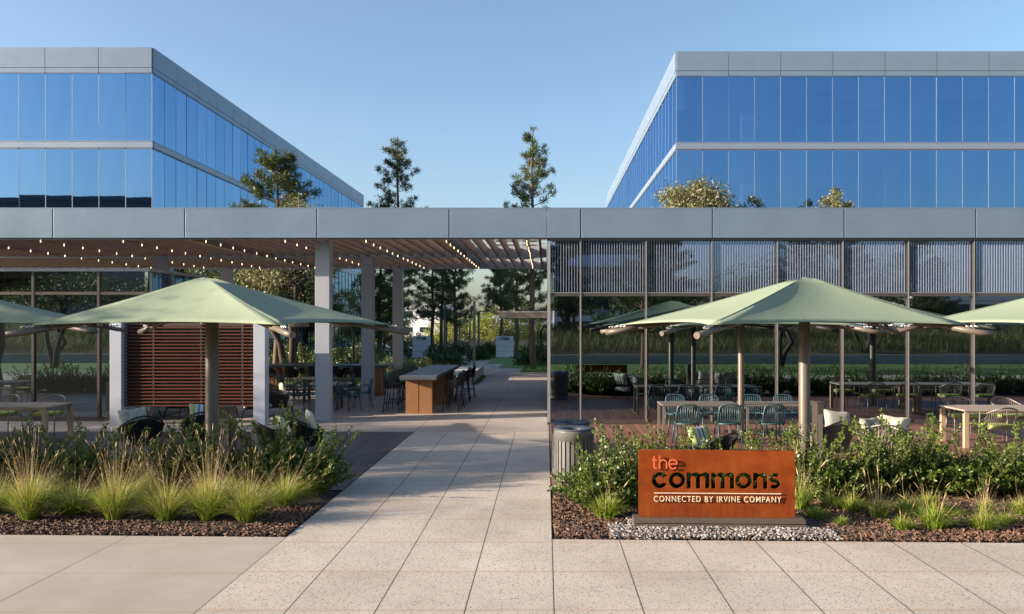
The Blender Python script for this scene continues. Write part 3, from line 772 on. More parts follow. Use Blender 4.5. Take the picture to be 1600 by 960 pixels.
    m = MB(); ribbon(m, [(248, 80), (248, 202)], sw); ribbon(m, [(248, 152)] + [(281 + 32 * math.cos(R(a)), 150 - 32 * math.sin(R(a))) for a in range(175, -1, -12)] + [(313, 202)], sw); m.build('letter', 'sign_coral', S)
    m = MB(); ribbon(m, [(336, 156), (410, 156), (410, 152)] + [(373 + 38 * math.cos(R(a)), 158 - 42 * math.sin(R(a))) for a in range(4, 320, 10)], sw); m.build('letter', 'sign_coral', S)
    for zx, zy in ((197, 150), (248, 170), (313, 185), (373, 116), (373, 200)):
        x, z = P(zx, zy); MB().tube([(x, -so + .012, z), (x, -.012, z)], .003, 6).build('standoff', 'bronze_metal', S)
    xa, za = P(196, 430); xb2, _ = P(1376, 430)
    MB().box(xa, -.034, za - .005, xb2, -.026, za + .005).build('rule', 'sign_cream', S)
    for q in (0.1, .5, .9): MB().tube([(xa + (xb2 - xa) * q, -.026, za), (xa + (xb2 - xa) * q, -.012, za)], .003, 6).build('standoff', 'bronze_metal', S)
    o = text_mesh('CONNECTED BY IRVINE COMPANY', 'lettering', 0.071, 'sign_cream', S, width=(1378 - 196) * k, extrude=.004, spacing=1.22, offset=.0002)
    x, z = P(196, 510); o.location = (x, -.030, z); o.rotation_euler = (R(90), 0, 0)
    bb = MB(); bb.box(-1.0, -.13, 0.018, 1.03, .13, .062).box(-.99, -.115, .062, 1.02, .115, .072).box(-1.0, -.125, .072, 1.03, .125, zb - .002)
    bb.build('base', 'sign_base_metal', S, bevel=.004)
def text_mesh(s, name, cap, mat, parent, width=None, extrude=.004, spacing=1.0, offset=0.0, align='LEFT'):
    cu = bpy.data.curves.new(name, 'FONT'); cu.body = s; cu.size = cap / 0.72; cu.extrude = extrude; cu.space_character = spacing; cu.offset = offset; cu.align_x = align
    co = bpy.data.objects.new('tmp', cu); COL.objects.link(co)
    dg = bpy.context.evaluated_depsgraph_get(); me = bpy.data.meshes.new_from_object(co.evaluated_get(dg)); bpy.data.objects.remove(co)
    xs = [v.co.x for v in me.vertices]
    if width:
        f = width / (max(xs) - min(xs)); x0 = min(xs)
        for v in me.vertices: v.co.x = (v.co.x - x0) * f
    me.materials.clear(); me.materials.append(MATS[mat]); me.name = name
    o = bpy.data.objects.new(name, me); COL.objects.link(o); setparent(o, parent); return o
sign()
# gravel round the sign
def gravel():
    r = np.random.default_rng(8); b = MB()
    ico = [(0, 0, 1)] + [(math.cos(R(60 * k)) * .9, math.sin(R(60 * k)) * .9, .35) for k in range(6)] + [(math.cos(R(60 * k + 30)) * .9, math.sin(R(60 * k + 30)) * .9, -.4) for k in range(6)]
    fs = [(0, 1 + k, 1 + (k + 1) % 6) for k in range(6)]
    for k in range(6): fs += [(1 + k, 7 + k, 1 + (k + 1) % 6), (1 + (k + 1) % 6, 7 + k, 7 + (k + 1) % 6)]
    n = 0
    while n < 6800:
        x = r.uniform(.75, 3.35); y = r.uniform(0, 1)
        ya = curb(x) + .03; y = ya + y * .95
        if x > 3.0 and y > ya + .55 - (x - 3.0) * .6: continue
        if x < 1.0 and y > ya + .62 + .1 * math.sin(x * 30): continue
        s = r.uniform(.009, .024); sc = np.array([s * r.uniform(.8, 1.4), s * r.uniform(.7, 1.1), s * r.uniform(.55, .85)])
        a = r.uniform(0, 6.28); ca, sa = math.cos(a), math.sin(a); z = r.uniform(.004, .042)
        vs = []
        for v in ico:
            q = np.array(v) * sc * r.uniform(.85, 1.12); vs.append((x + q[0] * ca - q[1] * sa, y + q[0] * sa + q[1] * ca, z + q[2]))
        b.add(vs, fs, 0, True); n += 1
    b.build('gravel', 'pebble_stone', kind='stuff')
gravel()

# ------------------------------------------------------------------ umbrellas
def umbrella(label, pole, peak, corners, zc, rad=.105):
    """corners: list of (x, y) tips in order round the canopy"""
    U = empty('patio_umbrella', (pole[0], pole[1], 0), 0, label, 'umbrella', 'square canopy umbrellas on the patio')
    loc = lambda p: Vector((p[0] - pole[0], p[1] - pole[1], p[2]))
    pk = loc(peak); cs = [loc((x, y, zc)) for x, y in corners]; ctr = sum(cs, Vector()) / 4
    b = MB(); nu, nv = 16, 10
    top = [pk + (c - pk) * .055 for c in cs]
    for t_ in top: t_.z = pk.z - .012
    for i in range(4):
        A, B = cs[i], cs[(i + 1) % 4]; TA, TB = top[i], top[(i + 1) % 4]; L = (B - A).length
        inw = (ctr - (A + B) / 2); inw.z = 0; inw.normalize()
        vs = []
        for j in range(nv + 1):
            v = j / nv
            for k in range(nu + 1):
                u = k / nu; e = A.lerp(B, u); q = 4 * u * (1 - u)
                e = e + inw * (q * .085 * L) + Vector((0, 0, .045 * q))
                t0 = TA.lerp(TB, u); p = t0.lerp(e, v)
                ridge_s = math.sin(PI * v)
                p = p - Vector((0, 0, (.02 + .035 * q) * ridge_s))
                vs.append(p)
        b.add(vs, [(j * (nu + 1) + k, j * (nu + 1) + k + 1, (j + 1) * (nu + 1) + k + 1, (j + 1) * (nu + 1) + k) for j in range(nv) for k in range(nu)], 0, True)
    b.add([t_ for t_ in top] + [pk + Vector((0, 0, .015))], [(0, 1, 4), (1, 2, 4), (2, 3, 4), (3, 0, 4)], 0, True)
    o = b.build('canopy', 'canopy_fabric', U); so = o.modifiers.new('thick', 'SOLIDIFY'); so.thickness = .006
    for c, t_ in zip(cs, top):
        MB().tube([t_.lerp(c, v) - Vector((0, 0, .02 * math.sin(PI * v) - .004)) for v in [k / 10 for k in range(11)]], .006, 5).build('seam', 'canopy_seam', U)
    r0 = rad
    MB().lathe([(r0, .02), (r0, zc + .42), (r0 * .6, zc + .46), (r0 * .5, pk.z - .1), (.001, pk.z - .08)], n=28).build('pole', 'pole_taupe', U)
    MB().lathe([(r0 * 2.1, 0), (r0 * 2.1, .022), (r0 * 1.3, .03), (r0 * 1.05, .03)], n=28).build('base_plate', 'pole_taupe', U)
    MB().lathe([(r0 * 1.02, zc + .20), (r0 * 1.5, zc + .23), (r0 * 1.5, zc + .36), (r0 * 1.02, zc + .39)], n=20).build('hub', 'pole_taupe', U)
    hubp = Vector((0, 0, zc + .05))
    for c in cs:
        d = (c - hubp); d.z = 0; dl = d.length; d.normalize()
        p0 = hubp + d * r0; p1 = Vector((c.x, c.y, zc - .085)) + d * .02; tip = p1 + d * .30 + Vector((0, 0, -.035))
        a = MB().tube([p0 + Vector((0, 0, (pk.z - zc) * .42)), p0.lerp(p1, .5) + Vector((0, 0, (pk.z - zc) * .17)), p1 - d * .25 + Vector((0, 0, .03)), tip - d * .2], .030, 12).build('arm', 'pole_taupe', U)
        MB().tube([tip - d * .55 + Vector((0, 0, .085)), tip - d * .2 + Vector((0, 0, .012)), tip - Vector((0, 0, .012))], .046, 14).build('arm_sleeve', 'pole_taupe', a)
        s = MB()
        for q in (.02, .08, .14): s.tube([c + d * (q - .06) + Vector((0, 0, -.01)), c + d * q + Vector((0, 0, -.035))], .014, 6)
        s.build('corner_clip', 'silver_metal', a)
    return U
umbrella('green umbrella standing behind the rust coloured sign, nearest of the right ones', (4.1, 13.2), (4.12, 13.2, 3.16), [(1.33, 14.1), (2.15, 10.95), (6.3, 12.4), (6.45, 15.6)], 2.42, .088)
umbrella('smaller looking green umbrella tucked behind the one at the sign, close to the glass', (4.08, 17.4), (4.1, 17.4, 2.92), [(1.5, 18.0), (2.3, 15.3), (6.5, 16.9), (7.1, 19.3)], 2.39, .065)
umbrella('green umbrella cut by the right edge of the photo, beside the long teak table', (9.9, 15.2), (9.85, 15.2, 3.15), [(7.0, 16.05), (7.85, 12.9), (12.1, 14.4), (12.1, 17.6)], 2.42, .09)
umbrella('green umbrella in front of the slatted wood screen, its right side in shade', (-5.3, 13.2), (-5.42, 13.2, 3.16), [(-7.3, 15.2), (-7.35, 11.9), (-3.58, 11.3), (-2.6, 13.9)], 2.42, .10)
umbrella('green umbrella cut by the left edge of the photo, above the pale table', (-11.3, 15.2), (-11.3, 15.2, 3.15), [(-14.2, 16.6), (-12.9, 12.8), (-8.35, 14.9), (-9.5, 18.2)], 2.42, .10)

# ------------------------------------------------------------------ slatted screen, litter bins, pedestal
def screen():
    x0, x1 = -10.30, -6.86; y = 20.05
    S = empty('privacy_screen', ((x0 + x1) / 2, y, 0), 0, 'wood slatted privacy screen between two pale posts, behind the left umbrella', 'screen')
    w = (x1 - x0) / 2
    for s in (-1, 1): MB().box(s * w - .14, -.14, 0, s * w + .14, .14, 2.58).build('post', 'white_metal', S, bevel=.008)
    b = MB(); n = 25; za, zb_ = .46, 2.42
    for i in range(n):
        z = za + (zb_ - za) * i / (n - 1)
        b.obox(Matrix.Translation((0, 0, z)) @ Matrix.Rotation(R(8), 4, 'X'), 2 * w - .30, .055, .021)
    b.build('slats', 'screen_wood', S)
    for x in (-w + .16, -.9, .25, 1.25, w - .16): MB().box(x - .016, .032, za - .04, x + .016, .075, zb_ + .04).build('batten', 'column_paint', S)
    MB().box(-w + .14, .085, za - .03, w - .14, .10, zb_ + .03).build('backing', 'dark_interior', S)
screen()
def can(label, x, y, first=[None]):
    if first[0] is None:
        C_ = empty('litter_bin', (0, 0, 0), 0, label, 'litter bin', 'round slatted litter bins at the deck corner'); first[0] = C_
        MB().lathe([(.27, .03), (.27, .80)], n=32).build('liner', 'joint_dark', C_)
        b = MB(); n = 26
        for k in range(n):
            a = 2 * PI * k / n; b.obox(Matrix.Rotation(a, 4, 'Z') @ Matrix.Translation((.293, 0, .38)), .012, .048, .60)
        b.build('slats', 'can_grey', C_)
        MB().lathe([(.27, .0), (.292, .0), (.302, .02), (.302, .09), (.29, .10)], n=36).build('bottom_ring', 'can_grey', C_)
        MB().lathe([(.287, .66), (.304, .665), (.306, .78), (.312, .80), (.312, .815), (.29, .815)], n=36).build('top_ring', 'can_grey', C_)
        MB().lathe([(.312, .817), (.316, .83), (.30, .845), (.22, .835), (.13, .83), (.12, .81), (.12, .66)], n=36).build('lid', 'can_lid', C_)
        o = C_
    else: o = copy_tree(first[0])
    o.location = (x, y, 0); o['label'] = label
can('grey slatted litter bin nearest the path, its whole front in view', (897 - VX) / F * 12.85, 12.78)
can('grey slatted litter bin tucked directly behind the one by the path', (893 - VX) / F * 13.8 - .02, 13.55)
def pedestal(x, y, label, h=.98, w=.16):
    P_ = empty('pedestal', (x, y, 0), 0, label, 'pedestal')
    MB().box(-w, -.14, 0, w, .14, h).build('body', 'bronze_metal', P_, bevel=.006)
    MB().box(-w - .01, -.15, h + .002, w + .01, .15, h + .022).build('cap', 'bronze_metal', P_)
    MB().box(-w + .02, -.147, .06, w - .02, -.142, h - .18).build('door', 'taupe_metal', P_)
pedestal(-5.55, 14.5, 'dark metal service pedestal right behind the pole of the left umbrella', .98, .10)
pedestal(G(1262, 720)[0] - .12, 13.9, 'slim taupe service post beside the pole of the umbrella at the sign', 1.12, .055)
# ------------------------------------------------------------------ furniture prototypes (front of a seat looks to -y)
def legs4(parent, mat, pts, r=.012, n=6):
    for a, b_ in pts: MB().tube([a, b_], [r * 1.1, r * .85], n).build('leg', mat, parent)
def teal_chair():
    C_ = empty('dining_chair', (0, 0, 0), 0, 'teal chair', 'chair')
    b = MB()
    for k in range(9):
        x = -.19 + k * .0475; b.box(x - .017, -.21, .435, x + .017, .20, .452)
    b.tube([(-.22, -.22, .442), (.22, -.22, .442), (.21, .21, .442), (-.21, .21, .442), (-.22, -.22, .442)], .016, 6)
    b.build('seat', 'teal_plastic', C_)
    b = MB()
    for k in range(9):
        q = (k - 4) / 4; x0 = q * .175; x1 = q * .185
        b.tube([(x0, .20, .45), (x0 * 1.03, .235 + .0 * q, .62), (x1, .27 - .03 * q * q, .80)], .0105, 5)
    b.tube([(-.215, .19, .44), (-.225, .225, .6), (-.20, .25, .78), (-.14, .275, .825), (0, .285, .832), (.14, .275, .825), (.20, .25, .78), (.225, .225, .6), (.215, .19, .44)], .0165, 8)
    b.build('backrest', 'teal_plastic', C_)
    for s in (-1, 1): MB().tube([(s * .215, -.18, .445), (s * .235, -.16, .62), (s * .235, .10, .655), (s * .222, .225, .64)], .012, 6).build('armrest', 'teal_plastic', C_)
    legs4(C_, 'teal_plastic', [((s * .20, t * .19, .44), (s * .25, t * .25 + (.02 if t > 0 else -.01), .0)) for s in (-1, 1) for t in (-1, 1)], .015)
    return C_
def rope_chair():
    C_ = empty('rope_chair', (0, 0, 0), 0, 'rope chair', 'chair')
    MB().obox(Matrix.Translation((0, -.02, .455)), .46, .44, .06).build('seat_cushion', 'lime_cushion', C_, bevel=.02)
    MB().tube([(-.25, -.23, .42), (.25, -.23, .42), (.25, .2, .42), (-.25, .2, .42), (-.25, -.23, .42)], .014, 6).build('seat_frame', 'taupe_metal', C_)
    b = MB(); top = []
    for k in range(25):
        a = R(-8 + 196 * k / 24); x = .285 * math.cos(a); y = .03 + .27 * math.sin(a); z = .68 + .13 * max(0, math.sin(a)) ** 1.5
        top.append((x, y, z)); b.tube([(x * .84, min(y * .9, .21), .44), (x, y, z)], .0055, 4, caps=False)
    b.build('backrest', 'rope_taupe', C_)
    MB().tube(top, .013, 6).build('top_rail', 'taupe_metal', C_)
    legs4(C_, 'taupe_metal', [((s * .25, -.22, .69), (s * .26, -.26, 0)) for s in (-1, 1)] + [((s * .24, .2, .42), (s * .26, .27, 0)) for s in (-1, 1)], .013)
    return C_
def bucket(b, r0, r1, z0, zf, zb, yo=0.0, n=26, th=.022, ex=1.0):
    """curved shell open to -y"""
    rows = []
    for i in range(n + 1):
        a = R(-28 + 236 * i / n); s = max(0, math.sin(a)); zt = zf + (zb - zf) * s ** 1.2
        for rr, z in ((r0, z0), ((r0 + r1) / 2 * 1.03, (z0 + zt) / 2), (r1, zt)):
            rows.append((rr * ex * math.cos(a), yo + rr * math.sin(a), z))
    m = 3
    inner = [(x * (1 - th / r0), yo + (y - yo) * (1 - th / r0), z) for x, y, z in rows]
    N = len(rows); fs = []
    for i in range(n):
        for j in range(m - 1):
            q = (i * m + j, (i + 1) * m + j, (i + 1) * m + j + 1, i * m + j + 1); fs.append(q); fs.append(tuple(N + k for k in q[::-1]))
        fs.append((i * m + 2, (i + 1) * m + 2, N + (i + 1) * m + 2, N + i * m + 2)); fs.append((i * m, N + i * m, N + (i + 1) * m, (i + 1) * m))
    fs.append((0, 1, 2, N + 2, N + 1, N)); k = n * m; fs.append((k, N + k, N + k + 1, N + k + 2, k + 2, k + 1))
    b.add(rows + inner, fs, 0, False); return b
def bar_stool():
    C_ = empty('bar_stool', (0, 0, 0), 0, 'bar stool', 'stool')
    bucket(MB(), .215, .275, .66, .86, 1.03, 0, ex=1.08).lathe([(.001, .70), (.2, .70), (.205, .73), (.001, .735)], n=20).build('seat_shell', 'black_wicker', C_)
    MB().obox(Matrix.Translation((0, -.02, .765)), .34, .34, .055).build('seat_cushion', 'teal_cushion', C_, bevel=.02)
    MB().obox(Matrix.Translation((0, .17, .93)) @ Matrix.Rotation(R(-14), 4, 'X'), .30, .05, .24).build('back_cushion', 'teal_cushion', C_, bevel=.02)
    legs4(C_, 'black_metal', [((s * .155, t * .15, .705), (s * .225, t * .225, 0)) for s in (-1, 1) for t in (-1, 1)], .013)
    z = .26; q = .225 - .07 * z / .7
    MB().tube([(-q, -q, z), (q, -q, z), (q, q, z), (-q, q, z), (-q, -q, z)], .010, 6).build('foot_rail', 'black_metal', C_)
    return C_
def lounge(name='lounge_chair', rope='black_wicker', frame='black_metal', cush='cream_fabric', ex=1.0):
    C_ = empty(name, (0, 0, 0), 0, 'lounge chair', 'lounge chair')
    b = MB(); top = []; n = 30
    for k in range(n + 1):
        a = R(-20 + 220 * k / n); s = max(0, math.sin(a)); x = .40 * ex * math.cos(a); y = .0 + .40 * math.sin(a); z = .56 + .26 * s ** 1.3
        top.append((x, y + .10 * s, z)); bx, by = x * .78, y * .78
        b.tube([(bx, by, .27), (x, y + .10 * s, z)], .0085, 4, caps=False)
        if k < n:
            pass
    bucket(b, .325, .395, .27, .53, .76, .0, n=24, th=.01, ex=ex)
    b.build('backrest', rope, C_)
    MB().tube(top, .017, 8).build('top_rail', frame, C_)
    MB().obox(Matrix.Translation((0, -.03, .33)), .56 * ex, .56, .13).build('seat_cushion', cush, C_, bevel=.04)
    MB().box(-.30 * ex, -.30, .24, .30 * ex, .26, .27).build('seat_frame', frame, C_)
    legs4(C_, frame, [((s * .27 * ex, t * .25, .25), (s * .33 * ex, t * .33, 0)) for s in (-1, 1) for t in (-1, 1)], .014)
    return C_
def pillow_mesh(w=.44, h=.40, t=.13, n=12):
    b = MB(); vs = []
    for sgn in (1, -1):
        for j in range(n + 1):
            for i in range(n + 1):
                u = 2 * i / n - 1; v = 2 * j / n - 1; k = (1 - u ** 4) * (1 - v ** 4)
                pin = 1 - .10 * (1 - abs(u)) * abs(v) ** 3 - .0; pin2 = 1 - .10 * (1 - abs(v)) * abs(u) ** 3
                vs.append((u * w / 2 * pin2, sgn * t / 2 * max(0, k) ** .5, v * h / 2 * pin + h / 2))
    N = (n + 1) ** 2
    f = [(j * (n + 1) + i, j * (n + 1) + i + 1, (j + 1) * (n + 1) + i + 1, (j + 1) * (n + 1) + i) for j in range(n) for i in range(n)]
    b.add(vs, f + [tuple(N + k for k in q[::-1]) for q in f], 0, True); return b
PIL = {}
def pillow(x, y, z, rz, tilt, mat, label, s=1.0, group='cushions on the lounge chairs'):
    if mat not in PIL: PIL[mat] = pillow_mesh().build('pillow', mat); o = PIL[mat]
    else: o = PIL[mat].copy(); COL.objects.link(o)
    o.location = (x, y, z); o.rotation_mode = 'XYZ'; o.rotation_euler = (R(tilt), R(random.uniform(-7, 7)), R(rz)); o.scale = (s, s, s)
    tag(o, label, 'pillow', group); return o
def metal_table(label, x, y, w, d, h=.745, top='taupe_metal', leg='taupe_metal', name='patio_table', slats=0, extra=True, inset=0, lt=.05):
    T = empty(name, (x, y, 0), 0, label, 'table')
    b = MB()
    if slats:
        for k in range(slats):
            y0 = -d / 2 + d * k / slats; b.box(-w / 2 + .003, y0 + .003, h - .03, w / 2 - .003, y0 + d / slats - .003, h)
        b.box(-w / 2 + .02, -d / 2 + .03, h - .075, w / 2 - .02, -d / 2 + .055, h - .032)
        b.box(-w / 2 + .02, d / 2 - .055, h - .075, w / 2 - .02, d / 2 - .03, h - .032)
    else:
        b.box(-w / 2, -d / 2, h - .035, -.002, d / 2, h).box(.002, -d / 2, h - .035, w / 2, d / 2, h)
        b.box(-w / 2 + .03, -d / 2 + .03, h - .05, w / 2 - .03, d / 2 - .03, h - .037)
    b.build('tabletop', top, T, bevel=.003)
    for s in (-1, 1):
        for t in (-1, 1):
            cx, cy = s * (w / 2 - lt / 2 - .01 - inset), t * (d / 2 - lt / 2 - .005)
            MB().box(cx - lt / 2, cy - lt / 2, 0, cx + lt / 2, cy + lt / 2, h - .052 if not slats else h - .077).build('leg', leg, T)
    return T
# right deck, in front of the glass
metal_table('slim taupe metal table above the sign, left of the pair', 3.24, 17.75, 1.62, .85)
metal_table('slim taupe metal table above the sign, right of the pair', 4.98, 17.75, 1.62, .85)
tc = teal_chair(); first = True
K = 'teal slatted chairs at the two metal tables'
for (px, y, rz, lb) in ((1058, 18.5, 0, 'teal slatted chair on the glass side of the left metal table, left end'),
                        (1111, 18.5, 0, 'teal slatted chair on the glass side of the left metal table, right end'),
                        (1178, 18.5, 0, 'teal slatted chair on the glass side of the right metal table, left end'),
                        (1229, 18.5, 0, 'teal slatted chair on the glass side of the right metal table, right end'),
                        (1072, 16.75, 180, 'teal slatted chair on the sign side of the left metal table, left end'),
                        (1137, 16.75, 176, 'teal slatted chair on the sign side of the left metal table, right end'),
                        (1203, 16.75, 183, 'teal slatted chair on the sign side of the right metal table, left end'),
                        (1271, 16.75, 180, 'teal slatted chair on the sign side of the right metal table, right end')):
    place(tc, first, ((px - VX) / F * y, y, 0), R(rz + random.uniform(-4, 4)), lb, K); first = False
# round and square tables with teal chairs on the plaza
def round_table(label, x, y, r=.62, h=.74):
    T = empty('round_table', (x, y, 0), 0, label, 'table')
    MB().lathe([(.001, h - .03), (r - .01, h - .03), (r, h - .02), (r, h - .005), (r - .006, h), (.001, h)], n=40).build('tabletop', 'table_plank', T)
    for a in range(4):
        c, s = math.cos(R(45 + 90 * a)), math.sin(R(45 + 90 * a))
        MB().box(c * r * .62 - .035, s * r * .62 - .035, 0, c * r * .62 + .035, s * r * .62 + .035, h - .032).build('leg', 'bronze_metal', T)
    return T
KP = 'teal chairs round the plaza tables'
def table_set(lab, short, x, y, spots):
    round_table(lab, x, y)
    for dx, dy, rz, w in spots:
        place(tc, False, (x + dx, y + dy, 0), R(rz), 'teal chair %s the %s' % (w, short), KP)
table_set('round table on the plaza, right beside the middle pale column', 'round table beside the middle column', -6.15, 23.7,
          [(.68, -.62, 150, 'facing away from the path at'), (.85, .35, -70, 'half behind the far column at'), (-.72, -.60, 215, 'left of the column at'), (-.2, .95, 5, 'on the hedge side of')])
table_set('round table on the plaza, farther left just beyond the lounge chairs', 'round table beyond the lounge chairs', -9.1, 25.2,
          [(.75, -.35, 120, 'on the right of'), (-.7, -.55, 215, 'on the left of'), (.25, .95, -10, 'on the hedge side of'), (-.3, -.95, 180, 'on the street side of')])
table_set('round table on the plaza, closest to the far row of stools', 'round table closest to the far stools', -7.2, 26.0,
          [(.9, .1, -95, 'on the path side of'), (-.9, .2, 95, 'on the left side of'), (.1, .95, 0, 'on the far side of')])
table_set('round table on the plaza behind the slatted wood screen', 'round table behind the slatted screen', -10.6, 24.0,
          [(.8, -.5, 130, 'at the right of'), (-.8, .3, 80, 'at the left of')])
# long bar table and stools
def bar_table():
    T = empty('bar_table', (-3.43, 25.2, 0), 0, 'long bar height table with stone top and teak end panels beside the path', 'table')
    x0, x1, y0, y1 = -.48, .50, -2.95, 2.95
    MB().box(x0, y0, .945, x1, y1, 1.035).build('tabletop', 'table_stone', T, bevel=.005)
    MB().box(x0 + .01, y0 + .01, .925, x1 - .01, y1 - .01, .944).build('top_rim', 'edge_stone', T)
    for yy in (-2.72, -.1, 2.55):
        for a, b_ in ((-.355, -.012), (.012, .355)): MB().box(a, yy, .0, b_, yy + .12, .923).build('end_panel', 'teak', T, bevel=.004)
    MB().box(-.06, -2.59, .50, .06, -.11, .62).box(-.06, .03, .50, .06, 2.54, .62).build('stretcher', 'teak', T)
    MB().box(.20, -2.59, .14, .27, -.11, .20).box(.20, .03, .14, .27, 2.54, .20).build('foot_rail', 'teak', T)
    return T
bar_table()
bs = bar_stool(); first = True
ordn = ['first', 'second', 'third', 'fourth', 'fifth', 'sixth', 'seventh']
for side, nm, x, rz in ((1, 'path side', -2.62, 90), (-1, 'column side', -4.22, -90)):
    for k in range(6):
        y = 22.95 + k * .93
        place(bs, first, (x + random.uniform(-.04, .04), y, 0), R(-rz + random.uniform(-6, 6)) if False else R((-90 if side > 0 else 90) + random.uniform(-6, 6)),
              'black stool on the %s of the stone bar table, %s from its near end' % (nm, ordn[k]), 'black bar stools at the long bar table'); first = False
# far communal table
def far_table(x0, x1, y, label):
    T = empty('bar_table', ((x0 + x1) / 2, y, 0), 0, label, 'table'); w = (x1 - x0) / 2
    MB().box(-w, -.45, .95, w, .45, 1.04).build('tabletop', 'table_stone', T, bevel=.005)
    for s in (-1, 0, 1):
        for q in (-.42, .08): MB().box(s * (w - .40) - .17, q, 0, s * (w - .40) + .17, q + .33, .948).build('end_panel', 'teak', T)
    MB().box(-w + .6, -.05, .14, w - .6, .05, .20).build('foot_rail', 'teak', T)
far_table(-9.6, -5.28, 28.3, 'long bar table set crosswise at the far edge of the plaza, before the hedge')
far_table(-14.6, -10.1, 28.3, 'long bar table at the far edge of the plaza, behind the slatted screen')
for k, x in enumerate((-9.2, -8.45, -7.7, -6.95, -6.2)):
    place(bs, False, (x, 27.5, 0), R(180 + random.uniform(-8, 8)), 'black stool on the near side of the crosswise table, %s from the left' % ordn[k], 'black stools at the far bar table')
    place(bs, False, (x + .1, 29.15, 0), R(random.uniform(-8, 8)), 'black stool on the hedge side of the crosswise table, %s from the left' % ordn[k], 'black stools at the far bar table')
for k, x in enumerate((-14, -13.1, -12.2, -11.3)):
    place(bs, False, (x, 27.5, 0), R(180), 'black bar stool at the far table behind the screen, %s from the left' % ordn[k], 'black stools behind the screen')
# lounge chairs
lc = lounge(); LG = 'dark rope lounge chairs'
place(lc, True, (-4.25, 15.2, 0), R(112), 'black lounge chair with striped cushion on the left deck, nearest the path', LG, .97)
place(lc, False, (-4.55, 14.35, 0), R(118), 'black lounge chair half hidden by the shrub, street side of the one nearest the path', LG, .97)
place(lc, False, (-6.55, 15.9, 0), R(205), 'black lounge chair on the left deck just left of the umbrella pole', LG, .97)
place(lc, False, (-7.45, 15.3, 0), R(215), 'black lounge chair on the left deck farthest from the path, with a pale cushion', LG, .95)
place(lc, False, (-7.0, 21.7, 0), R(120), 'black lounge chair on the plaza by the screen post, nearer the column', LG, 1.08)
place(lc, False, (-7.55, 21.35, 0), R(125), 'black lounge chair on the plaza hard against the right post of the screen', LG, 1.08)
place(lc, False, (-9.4, 21.6, 0), R(170), 'black lounge chair seen below the slatted screen, left one', LG, 1.08)
place(lc, False, (-8.5, 21.7, 0), R(185), 'black lounge chair seen below the slatted screen, right one', LG, 1.08)
place(lc, False, (2.62, 13.25, 0), R(222), 'black lounge chair behind the sign with a striped cushion', LG, .9)
pillow(-4.22, 15.18, .46, 112, -16, 'striped_fabric', 'striped cushion standing in the black chair nearer the path', 1.05)
pillow(-4.5, 14.35, .46, 118, -16, 'striped_fabric', 'striped cushion in the black chair half hidden by the shrub by the path', 1.05)
pillow(-6.6, 15.95, .47, 195, 14, 'striped_fabric', 'striped cushion in the chair just left of the umbrella pole', 1.1)
pillow(-7.55, 15.3, .45, 215, 14, 'floral_fabric', 'pale cushion in the deck chair farthest from the path on the left', 1.1)
pillow(-6.85, 21.75, .52, 120, -14, 'striped_fabric', 'striped cushion in the plaza lounge chair nearer the column')
pillow(-7.4, 21.4, .52, 125, -14, 'striped_fabric', 'striped cushion in the plaza lounge chair against the screen post')
pillow(2.50, 13.15, .42, 215, 22, 'striped_fabric', 'striped cushion lying in the black chair behind the sign', 1.05)
lr = lounge('rope_armchair', 'rope_taupe', 'taupe_metal', 'cream_fabric', 1.05)
place(lr, True, (4.85, 14.35, 0), R(205), 'taupe rope armchair right of the umbrella pole, left of the pair with pale cushions', 'taupe rope armchairs', 1.0)
place(lr, False, (5.6, 13.75, 0), R(160), 'taupe rope armchair right of the umbrella pole, right of the pair with pale cushions', 'taupe rope armchairs', 1.0)
pillow(5.0, 14.25, .5, 190, 16, 'cream_fabric', 'plain cream cushion upright in the left rope armchair', 1.15)
pillow(5.45, 13.75, .46, 215, 20, 'floral_fabric', 'pale flowered cushion in the right rope armchair, left one', 1.1)
pillow(5.75, 13.8, .48, 150, 18, 'floral_fabric', 'pale flowered cushion in the right rope armchair, right one', 1.1)
# teak table at the right edge, pale table at the left edge
def long_table(label, x0, x1, y0, y1, h=.745):
    metal_table(label, (x0 + x1) / 2, (y0 + y1) / 2, x1 - x0, y1 - y0, h, 'table_plank', 'pale_teak', 'teak_table', 6, lt=.085)
long_table('teak table with plank top cut by the right edge of the photo', 8.2, 10.3, 16.3, 17.35)
long_table('teak table with plank top right of the one cut by the photo edge', 10.33, 12.4, 16.3, 17.35)
rc = rope_chair(); RG = 'rope chairs with lime seats'
place(rc, True, (8.7, 15.95, 0), R(178), 'rope chair with lime seat on the street side of the right edge teak table', RG, 1.05)
for x, y, rz, lb in ((8.9, 17.75, 0, 'rope chair with lime seat behind the teak table, left end'), (9.85, 17.75, 0, 'rope chair with lime seat behind the teak table, near the photo edge'),
                     (9.8, 15.95, 180, 'rope chair with lime seat before the teak table, past the photo edge'), (11, 17.75, 0, 'rope chair with lime seat behind the second teak table')):
    place(rc, False, (x, y, 0), R(rz + random.uniform(-5, 5)), lb, RG, 1.05)
long_table('pale plank table on the left deck, cut by the left edge of the photo', -12.6, -10.15, 16.9, 17.9)
for x, y, rz, lb in ((-10.9, 18.25, 0, 'rope chair on the glass side of the pale left table, at its right end'), (-11.9, 18.25, 0, 'rope chair on the glass side of the pale left table, at its left end'), (-11.3, 16.5, 180, 'rope chair on the street side of the pale left table')):
    place(rc, False, (x, y, 0), R(rz), lb, RG, 1.05)
long_table('plank table past the left edge of the photo, mirrored in the glass room', -17.6, -15.2, 16.9, 17.9)
for k, (x, y, rz) in enumerate(((-15.8, 18.25, 0), (-17.0, 18.25, 0), (-15.8, 16.5, 180), (-17.0, 16.5, 180))):
    place(rc, False, (x, y, 0), R(rz), 'rope chair at the mirrored plank table past the left edge, ' + ['glass side right', 'glass side left', 'street side right', 'street side left'][k], RG, 1.05)
